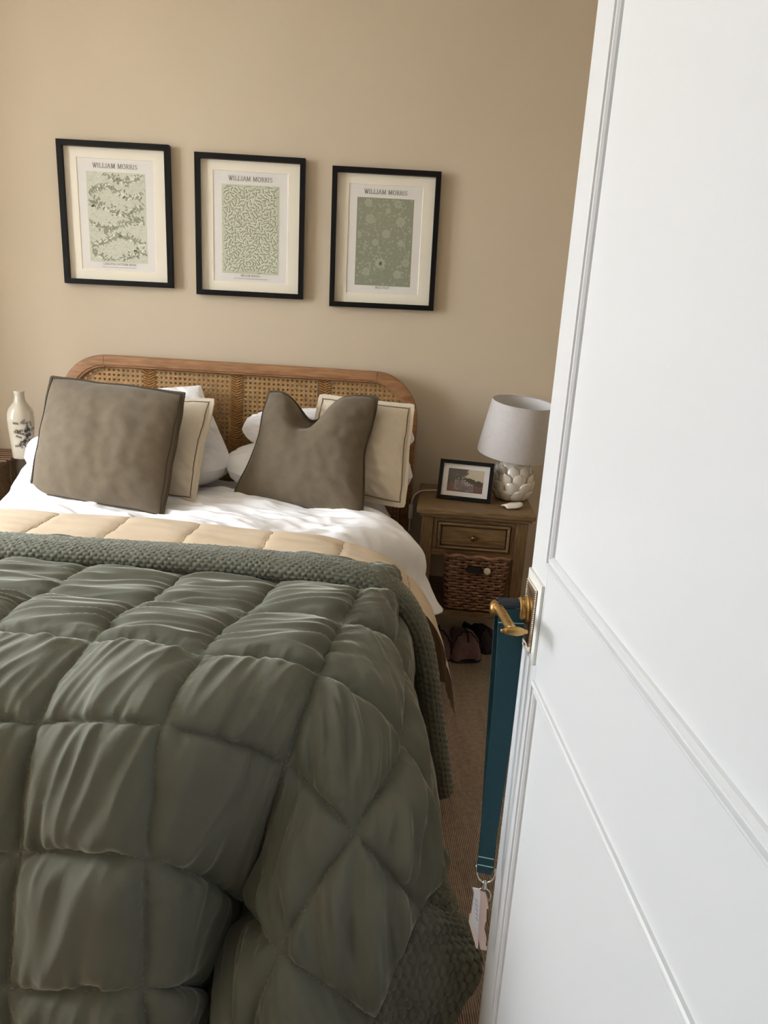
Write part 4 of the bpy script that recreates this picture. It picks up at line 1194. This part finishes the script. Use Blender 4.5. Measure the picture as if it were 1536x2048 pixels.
V = ringv(rb0 - .0022, zb0) + ringv(rt0 - .0022, zt0)
mk('shade_lining', V, [(nsh + k, nsh + (k + 1) % nsh, (k + 1) % nsh, k) for k in range(nsh)], m_['shade_inner'], sh, True)
for (r, z) in ((rb0 - .001, zb0), (rt0 - .001, zt0)):
    MB().tube([(r * math.cos(a), r * math.sin(a), z) for a in np.linspace(0, 2 * math.pi, 65)[:-1]], .002, 6, closed=True).build('shade_rim', m_['shade_fabric'], sh, True)
sp = MB()
for k in range(3):
    a = k * 2.094 + .4; sp.tube([(.014 * math.cos(a), .014 * math.sin(a), .262), ((rb0 - .008) * math.cos(a), (rb0 - .008) * math.sin(a), zb0 + .03)], .0014, 6)
sp.build('shade_spider', m_['steel'], lp).matrix_local = SH
MB().lathe([(.0001, .27), (.013, .27), (.016, .29), (.028, .325), (.028, .345), (.018, .365), (.0001, .372)], 24).build('bulb', m_['paper_white'], lp, True)
# broken-off petal lying by the lamp
P = petal_mesh(.078, .060)
lf = grid_mesh('ceramic_leaf', P[:, :, [0, 2, 1]] * np.array([1, 1, -1.0]), m_['ceramic'], None, True)
md = lf.modifiers.new('thickness', 'SOLIDIFY'); md.thickness = .004
Lp = NS(.34, -.365, NSZ)
lf.location = (Lp[0] - .004, Lp[1] + .01, NSZ + .005); lf.rotation_euler = (0, 0, math.radians(-70))
tag(lf, 'loose white ceramic leaf lying in front of the artichoke lamp', 'ornament')

# photo frame
pf_c = NS(.180, -.272, NSZ)
pf = tag(empty('photo_frame', tuple(pf_c), math.radians(-15)), 'small black photo frame with white mount leaning beside the lamp', 'photo frame')
fw, fhh, fb, fd = .215, .158, .0145, .014
tl = math.radians(16)
pfh = empty('frame', (0, 0, 0), parent=pf); pfh.rotation_euler = (-tl, 0, 0)
for (p, q, r, s) in (((-fw / 2, fhh), (fw / 2, fhh), (fw / 2 - fb, fhh - fb), (-fw / 2 + fb, fhh - fb)), ((fw / 2, fhh), (fw / 2, 0), (fw / 2 - fb, fb), (fw / 2 - fb, fhh - fb)),
                     ((fw / 2, 0), (-fw / 2, 0), (-fw / 2 + fb, fb), (fw / 2 - fb, fb)), ((-fw / 2, 0), (-fw / 2, fhh), (-fw / 2 + fb, fhh - fb), (-fw / 2 + fb, fb))):
    V = [(x, yy, zz) for yy in (-fd, 0) for (x, zz) in (p, q, r, s)]
    mk('frame_bar', V, [(0, 1, 2, 3), (7, 6, 5, 4), (0, 4, 5, 1), (1, 5, 6, 2), (2, 6, 7, 3), (3, 7, 4, 0)], m_['black_frame'], pfh)
MB().box(-fw / 2 + fb, fw / 2 - fb, -.004, -.002, fb, fhh - fb).build('mount', m_['print_paper'], pfh)
MB().box(-fw / 2 + .002, fw / 2 - .002, -.002, -.0005, .002, fhh - .002).build('backing', m_['black_frame'], pfh)
def photo_mat():
    """printed snapshot: pale sky, dark trees on the left, far trees, light figures, brown ground"""
    m = bpy.data.materials.new('snapshot'); m.use_nodes = True
    nt = m.node_tree; b = nt.nodes['Principled BSDF']; b.inputs['Roughness'].default_value = .5
    tc = nt.nodes.new('ShaderNodeTexCoord'); sep = nt.nodes.new('ShaderNodeSeparateXYZ'); nt.links.new(tc.outputs['Generated'], sep.inputs[0])
    no = nt.nodes.new('ShaderNodeTexNoise'); no.inputs['Scale'].default_value = 90; no.inputs['Detail'].default_value = 4; nt.links.new(tc.outputs['Object'], no.inputs['Vector'])
    def math_(op, a, bb):
        n = nt.nodes.new('ShaderNodeMath'); n.operation = op
        for i, v in enumerate((a, bb)):
            if isinstance(v, (int, float)): n.inputs[i].default_value = v
            else: nt.links.new(v, n.inputs[i])
        return n.outputs[0]
    def mix(fac, a, bb):
        n = nt.nodes.new('ShaderNodeMix'); n.data_type = 'RGBA'
        nt.links.new(fac, n.inputs[0])
        for i, v in ((6, a), (7, bb)):
            if isinstance(v, tuple): n.inputs[i].default_value = v
            else: nt.links.new(v, n.inputs[i])
        return n.outputs[2]
    X, Z = sep.outputs['X'], sep.outputs['Z']
    wob = math_('MULTIPLY', math_('SUBTRACT', no.outputs[0], .5), .5)
    ground = math_('LESS_THAN', math_('ADD', Z, wob), .34)
    far = math_('LESS_THAN', math_('ADD', math_('ADD', Z, math_('MULTIPLY', X, .30)), math_('MULTIPLY', wob, .6)), .78)
    col = mix(far, srgb(196, 182, 160), srgb(70, 68, 54))
    col = mix(ground, col, srgb(110, 76, 64))
    
    tr = math_('MULTIPLY', math_('LESS_THAN', math_('ADD', X, wob), .52), math_('GREATER_THAN', math_('ADD', Z, math_('MULTIPLY', wob, 1.6)), .66))
    col = mix(tr, col, srgb(84, 74, 68))
    m.node_tree.links.new(col, b.inputs['Base Color'])
    MATS['snapshot'] = m
photo_mat()
pw_, ph_ = .142, .092
ph = MB().box(-pw_ / 2, pw_ / 2, -.0046, -.004, (fhh - ph_) / 2, (fhh + ph_) / 2).build('photograph', m_['snapshot'], pfh)
fg = MB()
rnd = random.Random(3)
for (x, zc, hgt_, w) in ((-.028, .040, .050, .013), (-.012, .040, .054, .013), (-.002, .038, .046, .012), (.008, .036, .040, .012), (.018, .036, .034, .013), (.028, .037, .030, .012), (-.038, .042, .040, .011)):
    for k in range(3):
        xx = x + rnd.uniform(-.002, .002)
        fg.add([(xx - w / 2, -.0048, zc), (xx + w / 2, -.0048, zc), (xx + w * .35, -.0048, zc + hgt_ * .78), (xx - w * .35, -.0048, zc + hgt_ * .78)], [(0, 1, 2, 3)])
    fg.add([(x + .0036 * math.cos(a), -.0048, zc + hgt_ * .9 + .0042 * math.sin(a)) for a in np.linspace(0, 5.5, 8)], [tuple(range(8))])
fo = fg.build('printed_figures', mat('figure_ink', srgb(176, 160, 156), .6, vary=.35, vscale=120), pfh)
mk('glass', [(-fw / 2 + fb, -.009, fb), (fw / 2 - fb, -.009, fb), (fw / 2 - fb, -.009, fhh - fb), (-fw / 2 + fb, -.009, fhh - fb)], [(0, 1, 2, 3)], m_['picture_glass'], pfh)
MB().add([(-.03, .032, .10), (.03, .032, .10), (.03, .078, -.0), (-.03, .078, -.0), (-.03, .035, .10), (.03, .035, .10), (.03, .082, 0), (-.03, .082, 0)],
         [(0, 1, 2, 3), (7, 6, 5, 4), (0, 4, 5, 1), (1, 5, 6, 2), (2, 6, 7, 3), (3, 7, 4, 0)]).build('easel_back', m_['black_frame'], pf)

# lamp cable and its inline switch
cp = [NS(.20, -.10, NSZ + .004), NS(.10, -.13, NSZ + .004), NS(.04, -.16, NSZ + .006), NS(.005, -.19, NSZ + .006), NS(-.02, -.21, NSZ - .012), NS(-.028, -.22, NSZ - .05), NS(-.03, -.22, NSZ - .16)]
cpts, _ = path_curve([tuple(p) for p in cp], 40)
cb = tag(empty('lamp_cable', tuple(cp[3])), 'thin white lamp cable trailing over the edge of the bedside table', 'cable')
MB().tube([tuple(p - cp[3]) for p in cpts], .003, 8).build('cord', m_['cable_white'], cb, True)
pp_ = cp[5] - cp[3]
MB().box(pp_[0] - .009, pp_[0] + .009, pp_[1] - .006, pp_[1] + .006, pp_[2] - .055, pp_[2] + .005).build('inline_switch', m_['cable_white'], cb, bevel=.003)

# ------------------------------------------------------------------ vase
vz = HC - .622 + .0065
vp = A(41, 830, 2.93)
va = tag(empty('vase', (vp[0], vp[1], vz)), 'slim cream ceramic bottle vase with black sprig decoration', 'vase')
vh = .268
vprof = [(.0001, 0), (.036, 0), (.038, .004), (.042, .05), (.0485, .12), (.0505, .155), (.049, .178), (.043, .198), (.032, .213), (.0225, .226), (.0195, .238), (.0188, .255), (.0205, .264), (.0200, .268), (.0165, .268), (.0155, .258), (.0150, .236), (.0001, .22)]
MB().lathe(vprof, 40).build('body', m_['ceramic_vase'], va, True)
def vr(z): return float(np.interp(z, [p[1] for p in vprof[1:14]], [p[0] for p in vprof[1:14]]))
sg = MB(); rnd = random.Random(8)
def vpt(a, z, e=.0009): r = vr(z) + e; return (r * math.sin(a), -r * math.cos(a), z)
def vleaf(a, z, ang, L, W):
    r = vr(z); out = []
    for (t, w) in ((0, 0), (.3, .9), (.65, .9), (1, 0), (.65, -.9), (.3, -.9)):
        dx, dz = t * L * math.cos(ang) - w * W / 2 * math.sin(ang), t * L * math.sin(ang) + w * W / 2 * math.cos(ang)
        out.append(vpt(a + dx / r, z + dz))
    sg.add(out, [(0, 1, 5), (1, 2, 4, 5), (2, 3, 4)])
for k in range(26):
    a = rnd.uniform(.15, 1.25); z = rnd.uniform(.045, .150); an = rnd.uniform(0, 6.28)
    for q in range(4):
        vleaf(a, z, an + .85, .0065, .0026); vleaf(a, z, an - .85, .0065, .0026); vleaf(a, z, an, .0065, .0011)
        a += .0055 * math.cos(an) / vr(z); z += .0055 * math.sin(an); an += rnd.uniform(-.4, .4)
for (a, z) in ((.75, .115), (.95, .122), (.85, .095), (1.05, .10), (.65, .075)):
    for q in range(6): vleaf(a, z, q * 1.047, .009, .0055)
tag(sg.build('sprig_decoration', m_['vase_ink'], va), kind='stuff')

# ------------------------------------------------------------------ slippers on the carpet
def slipper(c, rz, label, matn='mauve_knit', L=.24, W=.138, Hh=.112):
    s = tag(empty('slipper', tuple(c), rz), label, 'slipper', 'slippers under the bedside table')
    nu, nv = 30, 28
    V = []
    P = np.zeros((nu, nv, 3))
    for i in range(nu):
        t = i / (nu - 1)                                     # toe (t=0) at local -y
        w = W / 2 * (math.sin(math.pi * min(1, (t * .97 + .012)) ** .50) ** .5) * (1 - .12 * sstep(.4, .9, t))
        hgt = Hh * (.55 + .45 * math.sin(math.pi * min(1, t * 1.15 + .12))) * (1 - max(0, 1 - t / .30) ** 2.2) ** .5 * (1 if t < 1 else .4)
        hgt = max(hgt, .012)
        for j in range(nv):
            a = math.pi * j / (nv - 1)
            P[i, j] = (-w * sup(math.cos(a), .85), -L / 2 + t * L, .008 + hgt * sup(math.sin(a), .8) * 1.0)
    N_ = normals(P)
    P += N_ * (.003 * noise2(P[..., 0] * 40, P[..., 1] * 40))[..., None]
    grid_mesh('upper', P, m_[matn], s, True)
    MB().add([(p[0] * 1.03, p[1], 0.001) for p in list(P[:, 0]) + list(P[::-1, -1])] + [(p[0] * 1.03, p[1], .011) for p in list(P[:, 0]) + list(P[::-1, -1])],
             [tuple(range(2 * nu)), tuple(range(4 * nu - 1, 2 * nu - 1, -1))] + [(k, (k + 1) % (2 * nu), 2 * nu + (k + 1) % (2 * nu), 2 * nu + k) for k in range(2 * nu)]).build('sole', m_['dark_fabric'], s)
    # raised seam over the toe
    for path in ([P[i, nv // 2] for i in range(3, 22)], [P[7 - abs(j - nv // 2) // 3, j] for j in range(2, nv - 2)]):
        MB().tube([tuple(p + np.array([0, -.001, .001])) for p in path], .0028, 6).build('seam', m_['dark_fabric'], s, True)
    return s
slipper((.508, 2.87, 0), math.radians(8), 'plum knitted slipper beneath the wicker basket, the one in full view')
slipper((.405, 2.88, 0), math.radians(-6), 'plum knitted slipper beneath the bedside table, half hidden by the bed')
slipper((.60, 2.96, 0), math.radians(25), 'dark fabric slipper lying behind the plum pair', 'dark_fabric', .24, .10, .09)
